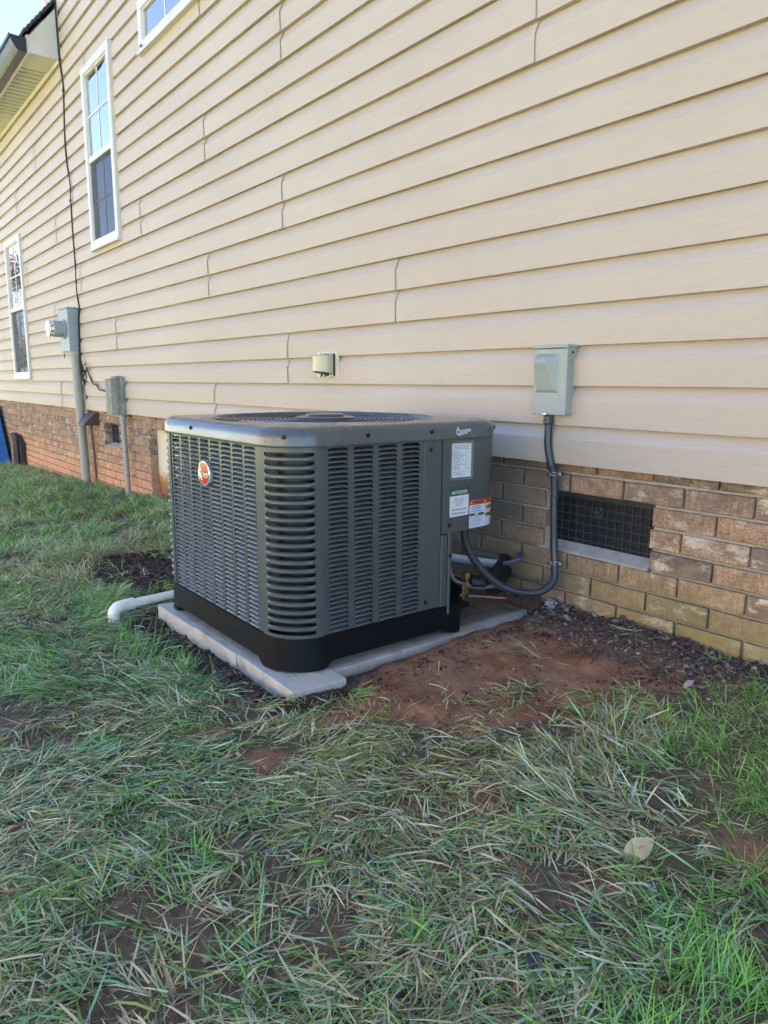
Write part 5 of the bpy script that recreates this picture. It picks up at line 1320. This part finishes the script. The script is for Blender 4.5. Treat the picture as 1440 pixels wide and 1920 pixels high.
bm.transform(Matrix.Translation((-1.520,-.030,g0(-1.52,-.03)+.014))); o=obj('crumpled_foil',bm,ALU); tag(o,'crumpled scrap of silver foil in the rubble below the grey conduit','foil scrap')
for (a,b,s_) in ((-.86,-.10,.012),(-.90,-.13,.010),(-1.02,-.12,.008),(-.79,-.16,.011)):
    bm=bmesh.new(); bmesh.ops.create_icosphere(bm,subdivisions=2,radius=s_)
    for v in bm.verts: v.co*=.8+.45*noise.noise(v.co*80+Vector((a*9,b*9,3))); v.co.z*=.75
    bm.transform(Matrix.Translation((a,b,g0(a,b)+s_*.4))); o=obj('clay_clod',bm,CLOD if 'CLOD' in globals() else globals().setdefault('CLOD',simple('orange_clay',(.22,.09,.05),.9,var=.25,vs=60,bump=.4,bs=200)),smooth=False)
    tag(o,{.012:'orange clay clod by the wall at the right, largest of its group',.010:'round orange clay clod left of the largest clod',.008:'smallest clay clod, farthest left along the wall',.011:'clay clod nearest the lush grass at the right edge'}[s_],'clod','clay clods by the wall')
# ------------------------------------------------------------------ trees beyond the far end of the house (mirrored in the window glass)
TB=simple('tree_bark',(.10,.075,.055),.9,var=.3,vs=8); 
m=N('tree_leaves'); at=m.n('Attribute',attribute_name='leafc'); m.col(at.outputs['Color']); m.rough(.6); TL=m.m
def tree(x,y,h,seed,label,tc):
    r=random.Random(seed); gr=float(ground_base(np.array(x),np.array(y))); t=thing('tree',(x,y,gr),label,'tree','trees beyond the far end of the house')
    bm=bmesh.new(); tips=[]
    tube(bm,catmull([(x,y,gr-.2),(x+.1,y,gr+h*.3),(x+.2,y+.1,gr+h*.6),(x+.1,y+.1,gr+h*.95)],5),[.16-.13*i/15 for i in range(16)],8)
    for i in range(26):
        z=gr+h*r.uniform(.25,.95); a=r.uniform(0,6.28); L=h*r.uniform(.15,.34)*(1.15-(z-gr)/h*.6); p=Vector((x+.15,y+.05,z)); q=p+Vector((math.cos(a)*L,math.sin(a)*L,L*r.uniform(.3,.9))); mid=p.lerp(q,.5)+Vector((0,0,-.05*L)); tube(bm,[p,mid,q],[.035,.022,.008],5,False); tips+= [mid,q,p.lerp(q,.75),p.lerp(q,.3)]
    obj('trunk',bm,TB,t); n=30000; T=np.array([tuple(v) for v in tips]); P=T[NP.choice(len(T),n)]+NP.normal(0,h*.045,(n,3)); s=NP.uniform(.022,.045,n)*h/6
    u=NP.normal(0,1,(n,3)); u/=np.linalg.norm(u,axis=1)[:,None]; w_=np.cross(u,NP.normal(0,1,(n,3))); w_/=np.linalg.norm(w_,axis=1)[:,None]
    V=np.stack([P-u*s[:,None],P+w_*s[:,None]*.5,P+u*s[:,None],P-w_*s[:,None]*.5],1).reshape(-1,3); Fx=(np.arange(n)[:,None]*4+np.arange(4)[None]).reshape(-1,4); me=fastmesh('crown',V,Fx,4); setcol(me,'leafc',np.repeat(np.array([tc])*NP.uniform(.6,1.4,(n,1)),4,0)); obj('crown',me,TL,t)
tree(-27,-3.2,5.2,1,'dark autumn tree nearest the far end of the house',(.045,.035,.022))
tree(-30,-6.5,6.0,2,'green broadleaf tree second in the row beyond the house',(.05,.085,.03))
tree(-34,-1.6,5.0,3,'low green tree standing behind the reddish one beyond the house',(.035,.05,.022))
tree(-29,-10.5,6.4,4,'tall olive green tree at the outer end of the row',(.08,.085,.03))

nb=thing('added_neighbour_house',(-9,-14,-.9),'unseen tan house added across the lawn for bounce light and reflections','house')  # out of view; added and sized for bounce light and reflections
NBW=simple('neighbour_siding',(.34,.31,.27),.6,var=.04,vs=2)
bm=bmesh.new()
for k in range(14): prism(bm,[(-21,-12.0,-.9+k*.24),(-21,-11.975,-.9+k*.24),(-21,-11.995,-.9+(k+1)*.24),(-21,-12.0,-.9+(k+1)*.24)],(25,0,0))
obj('siding',bm,NBW,nb,kind='stuff')
obj('walls',BX(-20.98,3.98,-20,-12.01,-.9,2.44),NBW,nb)
bm=bmesh.new(); prism(bm,[(-21.4,-11.5,2.45),(-21.4,-16,5.0),(-21.4,-20.5,2.45)],(25.8,0,0)); obj('roof',bm,SHING,nb)
for (a,b) in ((-18,.4),(-13,.4),(-8,.4),(-3,.4)):
    bm=bmesh.new(); 
    for q in ((a,a+.08,b,b+1.5),(a+.92,a+1.,b,b+1.5),(a+.08,a+.92,b,b+.08),(a+.08,a+.92,b+1.42,b+1.5)): box(bm,q[0],q[1],-11.97,-11.93,q[2],q[3])
    wn_=obj('window',bm,TRIM,nb); obj('pane',BX(a+.08,a+.92,-11.965,-11.955,b+.08,b+1.42),SCREW,wn_)
